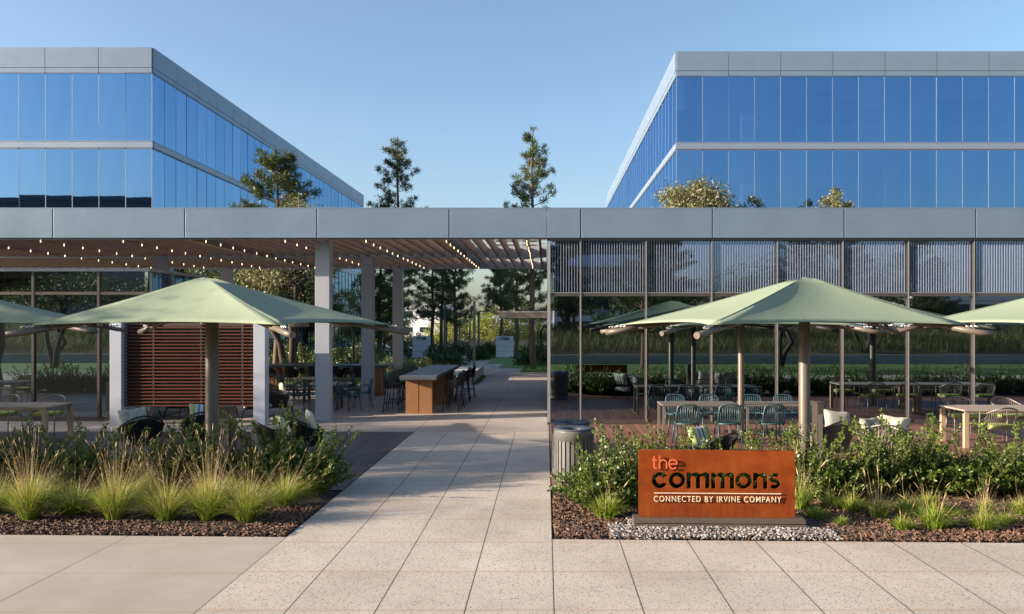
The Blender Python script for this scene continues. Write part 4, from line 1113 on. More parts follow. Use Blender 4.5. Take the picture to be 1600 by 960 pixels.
for k, (x, y, rz) in enumerate(((11.9, 17.75, 0), (11.2, 15.95, 180), (12.1, 15.95, 180))):
    place(rc, False, (x, y, 0), R(rz), 'rope chair at the far teak table past the right edge, ' + ['glass side', 'street side left', 'street side right'][k], RG, 1.05)
# pendant lamps
def pendant(x, y, label, first=[None]):
    if first[0] is None:
        L_ = empty('pendant_lamp', (0, 0, 0), 0, label, 'lamp', 'pendant lamps above the far bar tables'); first[0] = L_
        MB().lathe([(.24, .27), (.34, -.0), (.335, -.0), (.235, .265), (.001, .27)], n=28).build('shade', 'lampshade_cloth', L_)
        MB().tube([(0, 0, .27), (0, 0, 2.18)], .006, 5).build('cord', 'black_metal', L_)
    else: L_ = copy_tree(first[0])
    L_.location = (x, y, 2.32); L_['label'] = label
for k, px in enumerate((408, 468, 531)): pendant((px - VX) / F * 28.3, 28.3, 'pale pink drum lampshade over the far bar table, ' + ['leftmost, beside the screen', 'middle one between screen and column', 'rightmost, half behind the middle column'][k])
pendant(-12.4, 28.3, 'pale pink drum lampshade over the far table behind the screen')
# planter wall by the path
bw = MB().box(-4.0, 33.1, -.1, -2.95, 39.5, .42).build('planter_wall', 'wall_concrete', bevel=.01); tag(bw, 'low concrete seat wall beyond the bar table, beside the path', 'wall')
# monuments with house numbers
def monument(x, y, w, h, txt, label):
    M_ = empty('monument_sign', (x, y, 0), 0, label, 'sign')
    MB().box(-w / 2, -.16, 0, w / 2, .16, h).build('panel', 'monument_white', M_, bevel=.01)
    for z in (h * .27, h * .53, h * .8): MB().box(-w / 2 - .003, -.164, z, w / 2 + .003, .164, z + .014).build('joint', 'lamp_grey', M_)
    o = text_mesh(txt, 'number', .20, 'joint_dark', M_, width=w * .56, extrude=.01, offset=.009); o.location = (-w * .26, -.175, h - .27); o.rotation_euler = (R(90), 0, 0)
x, y, _ = G(658.5, 558.5); monument(x, y, 1.24, 1.52, '17100', 'white monument with the number 17100 beyond the hedge')
x, y, _ = G(788.5, 558.0); monument(x, y, 1.24, 1.50, '17200', 'white monument with the number 17200 partly behind a tree')
# lamp posts
def lamp_post(px, base, top, label, head=1, w=.13):
    x, y, _ = G(px, base); h = EYE + (VY - top) * y / F
    L_ = empty('lamp_post', (x, y, 0), 0, label, 'lamp post', 'lamp posts along the walk')
    MB().box(-w / 2, -w / 2, 0, w / 2, w / 2, h).build('pole', 'lamp_grey', L_, bevel=.004)
    MB().box(-w, -w, 0.0, w, w, .035).build('base_plate', 'lamp_grey', L_)
    if head: MB().box(min(0, head * .9) - .0, -.14, h - .02, max(0, head * .9), .14, h + .05).build('head', 'lamp_grey', L_, bevel=.01)
lamp_post(741, 582.5, 471, 'plain square grey light column standing nearest beside the path', 0, .125)
lamp_post(748, 553, 487, 'grey lamp post with flat head pointing right, right behind the nearest column', 1, .16)
lamp_post(694.7, 557.5, 470, 'tall square grey light column left of the walk, beside the shrubs', 0, .14)
lamp_post(697.8, 552, 480, 'grey column just right of the tall square light column', 0, .12)
lamp_post(712.2, 552, 494, 'grey lamp post with flat head pointing left, middle of the left row', -1, .16)
lamp_post(718, 545.5, 502, 'thin grey lamp post with flat head far along the left of the walk', 1, .14)
lamp_post(734.4, 548, 503.5, 'thin grey lamp post farthest along the walk, before the yellow green trees', -1, .14)
lamp_post(688.6, 546, 506, 'short grey lamp post far left of the walk behind the pine trunk', -1, .14)
def bollard(px, base, label):
    x, y, _ = G(px, base); MB().lathe([(.001, .0), (.11, 0), (.11, .82), (.10, .86), (.001, .87)], n=16).lathe([(.112, .70), (.118, .71), (.118, .73), (.112, .74)], n=16).build('bollard', 'lamp_grey').location = (x, y, 0)
    o = COL.objects[-1] if False else [q for q in COL.objects if q.name.startswith('bollard')][-1]; tag(o, label, 'bollard')
bollard(638.3, 559.5, 'dark grey bollard left of the monument with number 17100')
# canopy on the right beyond the path
CS = empty('canopy_shelter', (0, 36, 0), 0, 'flat roofed shelter with thick grey edge right of the path, beyond the pavilion corner', 'shelter')
MB().box(-2.05, 0, 2.66, 4, 6, 2.95).build('roof', 'taupe_metal', CS, bevel=.01)
MB().box(-2.06, -.02, 2.90, 4.01, 6.02, 2.965).build('roof_trim', 'silver_metal', CS)
for x in (.9, 3.6): 
    for y in (.6, 5.3): MB().box(x - .09, y - .09, 0, x + .09, y + .09, 2.655).build('post', 'bronze_metal', CS)
def shade_frame(x, y, label, s=1, h=2.4):
    S = empty('shade_frame', (x, y, 0), 0, label, 'shade frame', 'bent dark shade frames among the trees')
    for q in (0, 2.6):
        MB().tube([(s * 1.5, q, 0), (s * 1.5, q, h - .45), (s * 1.35, q, h - .18), (-s * 1.5, q, h + .35)], .07, 6).build('arm', 'black_metal', S)
    MB().poly([(s * 1.2, -.3, h - .08), (-s * 1.6, -.3, h + .42), (-s * 1.6, 3.0, h + .42), (s * 1.2, 3.0, h - .08)]).build('canopy', 'canopy_fabric', S)
    o = CH[S.name][-1]; so = o.modifiers.new('thick', 'SOLIDIFY'); so.thickness = .02
shade_frame(-10.3, 38, 'bent dark shade frame seen between the middle and far columns')
shade_frame(-11.4, 55, 'bent dark shade frame left of the monument with number 17100')
shade_frame(1.2, 52, 'bent dark shade frame right of the path behind the pines', -1)
bowl = MB().lathe([(.001, .02), (.45, .02), (.72, .42), (.74, .45), (.68, .45), (.42, .38), (.001, .38)], n=28).build('planter_bowl', 'wall_concrete')
bowl.location = ((594 - VX) / F * 42, 42, 0); tag(bowl, 'wide pale planter bowl on the lawn between the columns', 'planter')
# white building far behind
def white_building(x0, x1, y, h, label, d=18, rows=((.9, 1.9), (2.9, 3.9)), step=3.0):
    B = empty('white_building', ((x0 + x1) / 2, y, 0), 0, label, 'building'); w = (x1 - x0) / 2
    MB().box(-w, 0, 0, w, d, h).build('wall', 'white_render', B)
    MB().box(-w - .1, -.1, h + .002, w + .1, d, h + .25).build('parapet', 'white_render', B)
    for za, zb_ in rows:
        n = int(2 * w / step)
        for k in range(n):
            x = -w + step * (k + .5); o = MB().box(x - step * .32, -.03, za, x + step * .32, -.003, zb_).build('window', 'dark_window', B)
            MB().box(x - step * .34, -.06, za - .1, x + step * .34, -.032, za - .004).build('sill', 'white_render', o)
white_building(-45, -19, 150, 5.6, 'white two storey building far beyond the lawn, left of the pines', 20, ((.8, 1.7), (3.4, 4.6)), 3.6)
white_building(-150, -60, 190, 7, 'long white building far behind at the left', 20, ((1, 2.5), (4, 5.5)), 7)
# buildings behind the photographer, seen only in the glass
def back_building(x0, x1, y, h, mat, label, bands=5, d=25):
    B = empty('office_building', ((x0 + x1) / 2, y, 0), 0, label, 'building'); w = (x1 - x0) / 2
    MB().box(-w, -d, 0, w, 0, h).build('wall', mat, B)
    for k in range(bands):
        z0 = h * (k + .25) / bands; MB().box(-w + .3, .002, z0, w - .3, .06, z0 + h / bands * .55).build('window_band', 'dark_window', B)
    MB().box(-w - .2, -d, h + .002, w + .2, .3, h + .9).build('parapet', mat, B)
back_building(-125, -62, -62, 23, 'far_building', 'dark office block mirrored low in the upper left tower windows', 5)
back_building(1, 15, -58, 13, 'white_render', 'grey office block mirrored in the pavilion glass beside its corner', 4)
back_building(50, 78, -72, 5.5, 'white_render', 'low white building mirrored in the pavilion glass at the right', 2)
# parked cars far away
def car(x, y, mat, label, first=[None]):
    C_ = empty('parked_car', (x, y, -1.36), R(random.choice((0, 180))), label, 'car', 'cars parked on the road beyond the walk')
    prof = [(-2.15, .35), (-2.2, .75), (-1.95, .92), (-1.35, .98), (-.75, 1.42), (.75, 1.45), (1.4, 1.0), (2.05, .85), (2.2, .6), (2.15, .35)]
    b = MB(); n = len(prof); vs = [(px, -.86 + (.16 if pz > 1.2 else 0), pz) for px, pz in prof] + [(px, .86 - (.16 if pz > 1.2 else 0), pz) for px, pz in prof]
    b.add(vs, [tuple(range(n)), tuple(range(n, 2 * n))[::-1]] + [(i, n + i, n + (i + 1) % n, (i + 1) % n) for i in range(n)]); b.build('body', mat, C_, bevel=.05)
    for s in (-1, 1): MB().poly([(-1.2, s * .835, 1.0), (-.72, s * .735, 1.36), (.68, s * .735, 1.38), (1.2, s * .835, 1.02)]).build('window', 'dark_window', C_)
    for wx in (-1.35, 1.35):
        for s in (-1, 1):
            w_ = MB().tube([(wx, s * .70, .33), (wx, s * .89, .33)], .33, 16).build('wheel', 'tyre_black', C_)
            MB().tube([(wx, s * .892, .33), (wx, s * .90, .33)], .19, 12).build('rim', 'silver_metal', w_)
for x, y, m_, lb in ((-25.2, 97, 'car_white', 'white car far off on the road, left of the lamp posts'), (-19.8, 97, 'car_dark', 'dark car far off on the road beside the pine trunks'), (-14.2, 97, 'car_white', 'white car far off behind the row of lamp posts'),
                     (-5.1, 97.5, 'car_grey', 'grey car far off behind the yellow green trees'), (-1.4, 97, 'car_white', 'white car far off right of the monument with number 17200')):
    car(x, y, m_, lb)
# ------------------------------------------------------------------ plants
def shrub_mesh(seed, H=.85, Wd=.62, nst=190, nl=42, shoots=16):
    r = np.random.default_rng(seed); P_, D_, L_, W_ = [], [], [], []; tb = MB()
    for s in range(nst + shoots):
        sh = s >= nst
        a = r.uniform(0, 2 * PI); out = r.uniform(.15, 1) ** .7 * Wd; h = H * (r.uniform(.45, .88) * (1 - .35 * (out / Wd) ** 2) if not sh else r.uniform(.85, 1.34))
        if sh: out *= r.uniform(.6, 1.75)
        base = np.array([math.cos(a) * out * .25, math.sin(a) * out * .25, 0.0])
        tip = np.array([math.cos(a) * out, math.sin(a) * out, h])
        mid = base * .5 + tip * .5 + np.array([math.cos(a) * out * -.12, math.sin(a) * out * -.12, h * .10])
        n = int(nl * (1.3 if sh else 1)); t = np.linspace(.18 if not sh else .3, 1, n)[:, None]
        pts = (1 - t) ** 2 * base + 2 * t * (1 - t) * mid + t * t * tip + r.normal(0, .006, (n, 3))
        tan = unit(2 * (1 - t) * (mid - base) + 2 * t * (tip - mid))
        sd_ = unit(r.normal(size=(n, 3))); sd_ = unit(sd_ - tan * (sd_ * tan).sum(1, keepdims=True))
        dr = unit(sd_ * .85 + tan * .55 + np.array([0, 0, .25]))
        P_.append(pts); D_.append(dr); ll = r.uniform(.034, .064, n); L_.append(ll); W_.append(ll * r.uniform(.5, .68, n))
        if s % 3 == 0 or sh:
            q = [tuple((1 - u) ** 2 * base + 2 * u * (1 - u) * mid + u * u * tip) for u in (0, .33, .66, .95)]
            tb.tube(q, [.007, .006, .004, .002], 4, caps=False)
    P_, D_, L_, W_ = map(np.concatenate, (P_, D_, L_, W_))
    return P_, D_, L_, W_, tb, r
def shrub(seed, label, **kw):
    P_, D_, L_, W_, tb, r = shrub_mesh(seed, **kw)
    S = empty('shrub', (0, 0, 0), 0, label, 'shrub')
    np_mesh('foliage', leaves(P_, D_, L_, W_, r, .3), 4, 'shrub_leaf', S); tb.build('stem', 'twig', S); return S
protos = [shrub(21, 's'), shrub(22, 's', H=.80, Wd=.7, nst=200, nl=42, shoots=22), shrub(23, 's', H=.75, Wd=.75, nst=200, nl=42, shoots=18)]
used = [False] * 3
def put_shrub(i, px, py, s, rz, label, group):
    x, y, _ = G(px, py); place(protos[i], not used[i], (x, y, -.02), R(rz), label, group, s); used[i] = True
LS = 'leafy shrubs along the left deck'; RS = 'leafy shrubs along the right deck'
for i, (k, px, py, s, lb) in enumerate((
    (0, 20, 768, .95, 'leafy shrub at the left edge of the photo behind the grasses'),
    (1, 112, 768, 1.0, 'leafy shrub in front of the pale left table'),
    (2, 200, 768, .92, 'leafy shrub below the left post of the slatted screen'),
    (0, 276, 766, 1.02, 'leafy shrub in front of the striped cushions left of the umbrella pole'),
    (1, 352, 768, .85, 'low leafy shrub at the foot of the left umbrella pole'),
    (0, 436, 766, 1.12, 'tall leafy shrub with arching shoots before the left black lounge chair'),
    (1, 486, 770, .92, 'leafy shrub at the path end of the left bed'),
    (2, -60, 768, 1.0, 'leafy shrub past the left edge of the photo'))):
    put_shrub(k, px, py, s, i * 73, lb, LS)
for i, (k, px, py, s, lb) in enumerate((
    (1, 935, 792, .95, 'leafy shrub reaching over the path in front of the litter bins'),
    (0, 985, 778, 1.0, 'leafy shrub between the litter bins and the left end of the sign'),
    (1, 1052, 770, .94, 'leafy shrub with long shoots above the left half of the sign'),
    (2, 1120, 772, .86, 'leafy shrub behind the middle of the sign'),
    (0, 1190, 770, .9, 'leafy shrub with long shoots above the right half of the sign'),
    (1, 1262, 776, 1.02, 'leafy shrub at the right end of the sign by the umbrella pole'),
    (2, 1322, 776, .9, 'leafy shrub in front of the rope armchairs'),
    (0, 1385, 774, 1.02, 'leafy shrub right of the rope armchairs'),
    (1, 1440, 772, 1.1, 'tallest leafy shrub in front of the left leg of the teak table'),
    (2, 1515, 776, .92, 'leafy shrub in front of the chair with lime seat'),
    (0, 1572, 774, 1.05, 'leafy shrub near the right edge of the photo'),
    (1, 1640, 774, 1.05, 'leafy shrub just past the right edge of the photo'))):
    put_shrub(k, px, py, s, 30 + i * 61, lb, RS)
for k in range(14):
    place(protos[k % 3], False, (7.9 + .78 * k, 11.75 + .1 * (k % 2), -.02), R(k * 50), 'leafy shrub in the row that runs on beyond the right edge of the photo', 'shrub row beyond the right edge', 1.0)
    place(protos[(k + 1) % 3], False, (-8.3 - .78 * k, 11.75 + .1 * (k % 2), -.02), R(k * 70), 'leafy shrub in the row that runs on beyond the left edge of the photo', 'shrub row beyond the left edge', 1.0)

def clump(seed, label, n=620, H=.50, spread=.36, stalks=60, sh=.92):
    r = np.random.default_rng(seed); C_ = empty('grass_clump', (0, 0, 0), 0, label, 'ornamental grass')
    def strips(n, h0, h1, spr, w, droop, lo=0.0):
        a = r.uniform(0, 2 * PI, n); rr = r.uniform(0, 1, n) ** .6; h = r.uniform(h0, h1, n)
        d = np.stack([np.cos(a), np.sin(a), 0 * a], 1); base = d * (rr * .07)[:, None]
        tw = r.normal(0, .35, n); wv = np.stack([-np.sin(a + tw), np.cos(a + tw), 0 * a], 1) * w
        pts = []
        for t in (0, .35, .7, 1.0):
            o = spr * rr * (t ** 1.7) * r.uniform(.75, 1.25, n); z = h * (t - droop * rr * t ** 3)
            pts.append(base + d * o[:, None] + np.stack([0 * z, 0 * z, z], 1) + r.normal(0, .012 * t, (n, 3)))
        V = []
        for i in range(3):
            w0 = 1 - i * .3; w1 = 1 - (i + 1) * .3
            V.append(np.stack([pts[i] - wv * w0, pts[i] + wv * w0, pts[i + 1] + wv * w1, pts[i + 1] - wv * w1], 1))
        return np.concatenate(V).reshape(-1, 3), pts[3], pts[3] - pts[2]
    v, _, _ = strips(n, H * .55, H * 1.1, spread, .0054, .45)
    np_mesh('blades', v, 4, 'clump_blade', C_)
    v, tip, d = strips(stalks, sh * .5, sh * 1.05, spread * .95, .0026, .12)
    v2, _, _ = strips(stalks * 3, H * .9, sh * .8, spread * 1.3, .0022, .3)
    heads = leaves(tip - unit(d) * .05, d, r.uniform(.06, .13, len(tip)), .008, r, .2)
    np_mesh('flower_stalks', np.concatenate([v, v2, heads]), 4, 'clump_straw', C_); return C_
big = [clump(41, 'g', 640, .58, .54, 34, 1.0), clump(42, 'g', 680, .64, .44, 44, 1.15), clump(43, 'g', 560, .50, .58, 24, .9)]
small = [clump(51, 'g', 330, .26, .20, 8, .45), clump(52, 'g', 280, .22, .17, 4, .36), clump(53, 'g', 220, .30, .14, 14, .62)]
ub = [False] * 3; us = [False] * 3
GL = 'big yellow green grass clumps in the left bed'; GR = 'small grass tufts in the right bed'
for i, (k, px, py, s, lb) in enumerate((
    (0, -12, 806, 1.0, 'big grass clump cut by the left edge of the photo'), (1, 46, 815, 1.02, 'big grass clump second from the left edge of the photo'),
    (2, 116, 808, .98, 'narrow big grass clump below the shrub by the pale left table'), (1, 180, 815, 1.0, 'big grass clump with many upright seed heads, below the left screen post'),
    (0, 262, 816, .95, 'pale straw topped grass clump below the striped cushions'), (1, 326, 816, 1.02, 'big grass clump in line with the left umbrella pole'),
    (0, 386, 818, 1.02, 'widest straw yellow grass clump near the corner of the left bed'), (2, 444, 792, .95, 'big grass clump nearest the path, set back at the shrub'),
    (1, 226, 790, .85, 'big grass clump half hidden behind two others, left of the umbrella pole'), (0, 82, 785, .8, 'big grass clump set back at the left between two others'), (2, 360, 786, .9, 'big grass clump set back in line with the pedestal'))):
    x, y, _ = G(px, py); place(big[k], not ub[k], (x, y, -.01), R(i * 67), lb, GL, s); ub[k] = True
for i, (k, px, py, s, lb) in enumerate((
    (0, 948, 811, 1.45, 'bright grass tuft left of the sign, biggest on that side'), (2, 995, 790, 1.3, 'grass tuft with long stalks touching the left end of the sign'), (2, 1252, 798, 1.5, 'straw coloured tuft with tall stalks at the right end of the sign'),
    (1, 1276, 812, 1.0, 'little green tuft right beside the gravel'), (0, 1298, 795, .95, 'green tuft behind the little one beside the gravel'), (0, 1330, 800, 1.05, 'yellow tuft second row right of the gravel'),
    (1, 1314, 822, .7, 'tiny dark tuft low in front of the gravel end'), (2, 1372, 812, 1.2, 'tuft with tall stalks below the rope armchairs'), (0, 1416, 806, 1.1, 'green tuft right of the tall stalked one below the armchairs'),
    (1, 1410, 829, 1.0, 'front tuft near the kerb left of the largest yellow tuft'), (0, 1460, 827, 1.4, 'largest yellow tuft at the front of the right bed'), (0, 1450, 800, 1.15, 'green tuft right behind the largest yellow tuft'),
    (1, 1493, 806, .8, 'little tuft right of the largest yellow one, set back'), (0, 1536, 829, 1.1, 'pale tuft near the kerb toward the right edge'), (2, 1540, 806, .95, 'tall tuft behind the pale kerb tuft toward the right edge'),
    (1, 1569, 820, .9, 'narrow tuft right of the pale kerb tuft'), (0, 1594, 806, 1.05, 'tuft cut by the right edge of the photo'), (0, 1660, 815, 1.1, 'tuft past the right edge of the photo'))):
    x, y, _ = G(px, py); place(small[k], not us[k], (x, y, -.01), R(i * 67), lb, GR, s); us[k] = True

# ---- trees
def limb(tb, p0, p1, r0, r1, r, k=4, wob=.06, n=7):
    L = (Vector(p1) - Vector(p0)).length; pts = []
    for i in range(k + 1):
        t = i / k; w = wob * L * math.sin(PI * t)
        pts.append(tuple(p0[j] + (p1[j] - p0[j]) * t + r.normal(0, 1) * w * .5 for j in range(3)))
    pts[0] = tuple(p0); pts[-1] = tuple(p1)
    tb.tube(pts, [r0 + (r1 - r0) * i / k for i in range(k + 1)], n, caps=False); return pts
def pine(seed, H, spread, z0, label, dens=1.0, px_per=20, name='pine_tree', mat='pine_needle', nl=None, trunk_r=None, sparse=0.0, group=None):
    """whorls of upswept branches that end in needle tufts"""
    r = np.random.default_rng(seed); T = empty(name, (0, 0, 0), 0, label, 'tree', group); tb = MB()
    tr = trunk_r or H * .011 + .04
    tp = [(r.normal(0, .02 * H * .3) if 0 < i < 6 else 0, r.normal(0, .02 * H * .3) if 0 < i < 6 else 0, H * i / 6) for i in range(7)]
    tb.tube(tp, [tr * (1 - .9 * i / 6) + .01 for i in range(7)], 9, caps=False)
    def tx(z): q = min(5.999, z / H * 6); i = int(q); f = q - i; return np.array([tp[i][j] + (tp[i + 1][j] - tp[i][j]) * f for j in range(3)])
    tufts = []
    z = z0
    while z < H * .97:
        t = (z - z0) / (H - z0)
        n = r.integers(3, 6)
        for b_ in range(n):
            if r.uniform() < sparse: continue
            a = r.uniform(0, 2 * PI); L = spread * (1 - t) ** .6 * r.uniform(.45, 1.15) + .22
            p0 = tx(z); d = np.array([math.cos(a), math.sin(a), r.uniform(.05, .5) + .35 * t]); p1 = p0 + d / np.linalg.norm(d) * L
            p1[2] = min(p1[2], H * 1.0)
            pts = limb(tb, tuple(p0), tuple(p1), .018 + .02 * (1 - t) * L / spread, .006, r, 3, .08, 5)
            m = max(3, int(L / .22 * dens))
            for k in range(m):
                u = .35 + .65 * (k + r.uniform(0, 1)) / m
                c = p0 + (p1 - p0) * u + r.normal(0, .10 * L * .5 + .05, 3) * np.array([1, 1, .55]); tufts.append((c, d))
            tufts.append((p1, d))
        z += r.uniform(.22, .42) * max(.6, H / 12)
    tufts.append((np.array([tp[-1][0], tp[-1][1], H]), np.array([0, 0, 1.0])))
    C = np.array([c for c, d in tufts]); D = np.array([d for c, d in tufts]); nn = nl or 26
    P_ = np.repeat(C, nn, 0) + r.normal(0, .06, (len(C) * nn, 3)); dd = unit(r.normal(size=P_.shape) + np.repeat(unit(D), nn, 0) * .6 + np.array([0, 0, .45]))
    np_mesh('needles', leaves(P_, dd, r.uniform(.16, .32, len(P_)), .034, r, .1), 4, mat, T); tb.build('trunk', 'bark', T); return T
def broad(seed, H, rad, label, mat='tree_leaf', base=.25, nclump=60, per=60, leaf=.09, stems=1, name='tree', bark='bark', group=None, flat=.8, z1=None):
    r = np.random.default_rng(seed); T = empty(name, (0, 0, 0), 0, label, 'tree', group); tb = MB(); P_ = []; cz = H * (base + 1) / 2; hz = H * (1 - base) / 2
    tr = H * .018 + .03
    heads = []
    for s in range(stems):
        a = 2 * PI * s / max(1, stems) + r.uniform(0, 1); o = (0.0 if stems == 1 else .12 * rad)
        f0 = (math.cos(a) * o * .3, math.sin(a) * o * .3, 0); f1 = (math.cos(a) * o * 3, math.sin(a) * o * 3, H * (base + .12))
        limb(tb, f0, f1, tr, tr * .6, r, 5, .07, 8); heads.append(f1)
    nb = nclump
    for c in range(nb):
        v = unit(r.normal(size=3)); q = r.uniform(.35, 1) ** .5; ctr = np.array([v[0] * rad * q, v[1] * rad * q, cz + v[2] * hz * q * (1 if v[2] > 0 else .8)])
        if c % 2 == 0:
            h = heads[r.integers(len(heads))]; limb(tb, h, tuple(ctr), tr * .35, .008, r, 4, .09, 5)
        cr = rad * r.uniform(.13, .27); n = int(per * r.uniform(.6, 1.4)); P_.append(ctr + r.normal(size=(n, 3)) * cr * np.array([.6, .6, .45]))
    P_ = np.concatenate(P_); dd = r.normal(size=P_.shape) + np.array([0, 0, -.1])
    np_mesh('crown', leaves(P_, dd, r.uniform(leaf * .7, leaf * 1.3, len(P_)), leaf * .5, r, .25), 4, mat, T); tb.build('trunk', bark, T); return T
def at(o, px, y, rz=0, z=0): o.location = ((px - VX) / F * y, y, z); o.rotation_euler = (0, 0, R(rz)); return o
hz = lambda top, y: EYE + (VY - top) * y / F
# tall pines that stand above the roof
at(pine(61, hz(221, 50), 2.5, 3.4, 'tall conical pine above the roof between the two towers, left one', .85, nl=36, sparse=.12), 621, 50)
at(pine(62, hz(203, 45), 2.0, 2.6, 'tallest slim pine above the roof right of the plaza, its trunk beside the shelter', .8, nl=36, sparse=.15), 833, 45)
at(pine(63, hz(241, 38), 2.9, 2.4, 'pine in front of the left tower, its top above the roof', 1.15, nl=40, sparse=.05), 430, 38)
# olives whose tops show over the roof
OG = 'olive trees with tops above the pavilion roof'
at(broad(71, hz(284, 38), 2.0, 'widest golden olive tree top above the roof at the corner of the right tower', 'olive_leaf', .45, 150, 150, .14, 2, 'olive_tree', group=OG), 1080, 38)
at(broad(72, hz(306, 38), 1.0, 'small green tree top above the roof, between the two golden ones', 'tree_leaf', .5, 70, 130, .12, 1, 'olive_tree', group=OG), 1172, 38)
at(broad(73, hz(296, 38), 1.15, 'smaller golden olive tree top above the roof before the right tower', 'olive_leaf', .5, 85, 130, .13, 1, 'olive_tree', group=OG), 1304, 38)
at(broad(74, hz(321, 38), .9, 'barely visible golden twigs over the roof far to the right', 'olive_leaf', .5, 40, 90, .12, 1, 'olive_tree', group=OG), 1530, 38)
# plaza trees seen under the trellis
at(broad(75, 7.75, 2.3, 'many stemmed olive tree behind the far bar table, its top just above the roof', 'olive_leaf', .40, 90, 90, .12, 3, 'olive_tree', 'bark_dark'), 448, 35.5, 40)
at(broad(76, 7.2, 2.6, 'leafy olive tree behind the plaza, left of the many stemmed one', 'tree_leaf', .35, 95, 90, .12, 2, 'olive_tree', 'bark_dark'), 385, 40, 80)
at(broad(77, 7.0, 2.6, 'leafy tree seen over the slatted screen', 'tree_leaf', .35, 90, 80, .12, 2, 'tree', 'bark_dark'), 290, 42, 10)
at(pine(64, 10.0, 1.6, 1.2, 'sunlit pine seen between the far columns', .8, nl=30), 594, 52)
at(pine(65, 10.2, 2.5, 2.6, 'broad dark pine under the trellis, behind the monument with number 17100', .95, nl=30, sparse=.28), 676, 64)
at(pine(66, 10.3, 1.7, 2.2, 'slim dark pine under the trellis, left of the open sky gap', .95, nl=28, sparse=.15), 712, 62)
at(pine(67, 9.6, 1.6, 2.6, 'slim pine between the two dark pines left of the gap', .8, nl=26, sparse=.3), 690, 66)
at(pine(68, 10.0, 2.1, 3.6, 'broad leaning dark pine right of the sky gap, behind the shelter', .95, nl=30, sparse=.2), 806, 58)
at(pine(69, 9.0, 1.5, 3.2, 'pine at the left of the shelter roof, touching the sky gap', 1.1, nl=30), 782, 66)
YG = 'yellow green trees by the road'
for k, (px, y, h, rd, m_, lb) in enumerate(((764, 107, 5.6, 2.7, 'yellow_leaf', 'bright yellow green tree beyond the walk, left of the shelter'), (793, 109, 5.0, 2.6, 'yellow_leaf', 'yellow green tree behind the monument with number 17200'),
     (738, 110, 4.6, 2.8, 'tree_leaf', 'green tree by the road in the middle of the gap'), (722, 118, 4.9, 3.2, 'tree_leaf', 'rounded green tree by the road, left in the gap'), (700, 112, 4.0, 3, 'yellow_leaf', 'low yellow green tree behind the lamp posts'),
     (820, 96, 5.0, 3.2, 'tree_leaf', 'green tree beyond the slim trunk right of the shelter post'), (846, 90, 5.4, 2.8, 'yellow_leaf', 'yellow green tree at the pavilion corner'), (560, 70, 5.2, 2.6, 'yellow_leaf', 'yellow green tree behind the middle columns'),
     (600, 76, 5.0, 2.4, 'yellow_leaf', 'yellow green tree between the two far columns'), (606, 120, 4.2, 3, 'tree_leaf', 'low green tree before the white building'), (480, 64, 6, 2.6, 'tree_leaf', 'green tree behind the many stemmed olive'))):
    at(broad(100 + k, h + (.3 if y > 84 else 0), rd, lb, m_, .18, 60, 80, .20, 1, 'tree', 'bark_dark', YG), px, y, k * 40, -1.4 if y > 84 else 0)
# hedge and shrubs before the lawn
def hedge(name, x0, x1, y0, y1, h, n, label, cat='hedge', mat='hedge_leaf', leaf=.06, seed=1):
    r = np.random.default_rng(seed); H = empty(name, ((x0 + x1) / 2, (y0 + y1) / 2, 0), 0, label, cat)
    P_ = np.stack([r.uniform(x0, x1, n) - (x0 + x1) / 2, r.uniform(y0, y1, n) - (y0 + y1) / 2, np.zeros(n)], 1)
    P_[:, 2] = h * r.uniform(0, 1, n) ** .55 * (.8 + .25 * np.sin(P_[:, 0] * 4.1) + .1 * np.sin(P_[:, 0] * 11 + 2)) * r.uniform(.8, 1.1, n)
    np_mesh('foliage', leaves(P_, r.normal(size=P_.shape) + np.array([0, 0, .5]), r.uniform(leaf * .7, leaf * 1.4, n), leaf * .55, r), 4, mat, H)
    b = MB()
    for k in range(int((x1 - x0) / .3)): xx = x0 + .3 * k + .1 - (x0 + x1) / 2; b.tube([(xx, 0, 0), (xx + r.normal(0, .08), r.normal(0, .1), h * .7)], [.012, .005], 4)
    b.build('stem', 'bark_dark', H); H.location.z = -1.4 if y0 > 90 else 0; return H
hedge('hedge', -15.5, -5.0, 30.9, 32.2, .95, 26000, 'leafy hedge along the far edge of the plaza behind the bar tables', seed=2)
hedge('hedge', -7.4, -4.4, 36.6, 38.2, .85, 8000, 'brown and green hedge on the lawn left of the seat wall', seed=3)
hedge('hedge', -20, -8, 39, 41, 1.5, 17000, 'taller dark hedge behind the plaza trees', leaf=.1, seed=4)
hedge('hedge', -40, -10, 120, 124, 2.2, 14000, 'dark hedge along the far road left of the gap', leaf=.28, seed=5)
hedge('hedge', -12, 12, 122, 126, 1.8, 9000, 'dark hedge along the far road in the gap', leaf=.28, seed=6)
def bushy(px, py, rad, h, label, seed, mat='palm_leaf', leaf=.35, n=700):
    r = np.random.default_rng(seed); x, y, _ = G(px, py); B = empty('bush', (x, y, 0), 0, label, 'bush', 'rounded dark bushes along the walk')
    v = unit(r.normal(size=(n, 3))); v[:, 2] = abs(v[:, 2]); q = r.uniform(.3, 1, n)[:, None]; P_ = v * q * np.array([rad, rad, h * .8]); 
    np_mesh('foliage', leaves(P_, v + r.normal(size=v.shape) * .5 + np.array([0, 0, .3]), r.uniform(leaf * .6, leaf, n), leaf * .22, r), 4, mat, B)
    b = MB()
    for k in range(6): a = k; b.tube([(0, 0, 0), (math.cos(a) * rad * .5, math.sin(a) * rad * .5, h * .6)], [.03, .01], 4)
    b.build('stem', 'bark_dark', B)
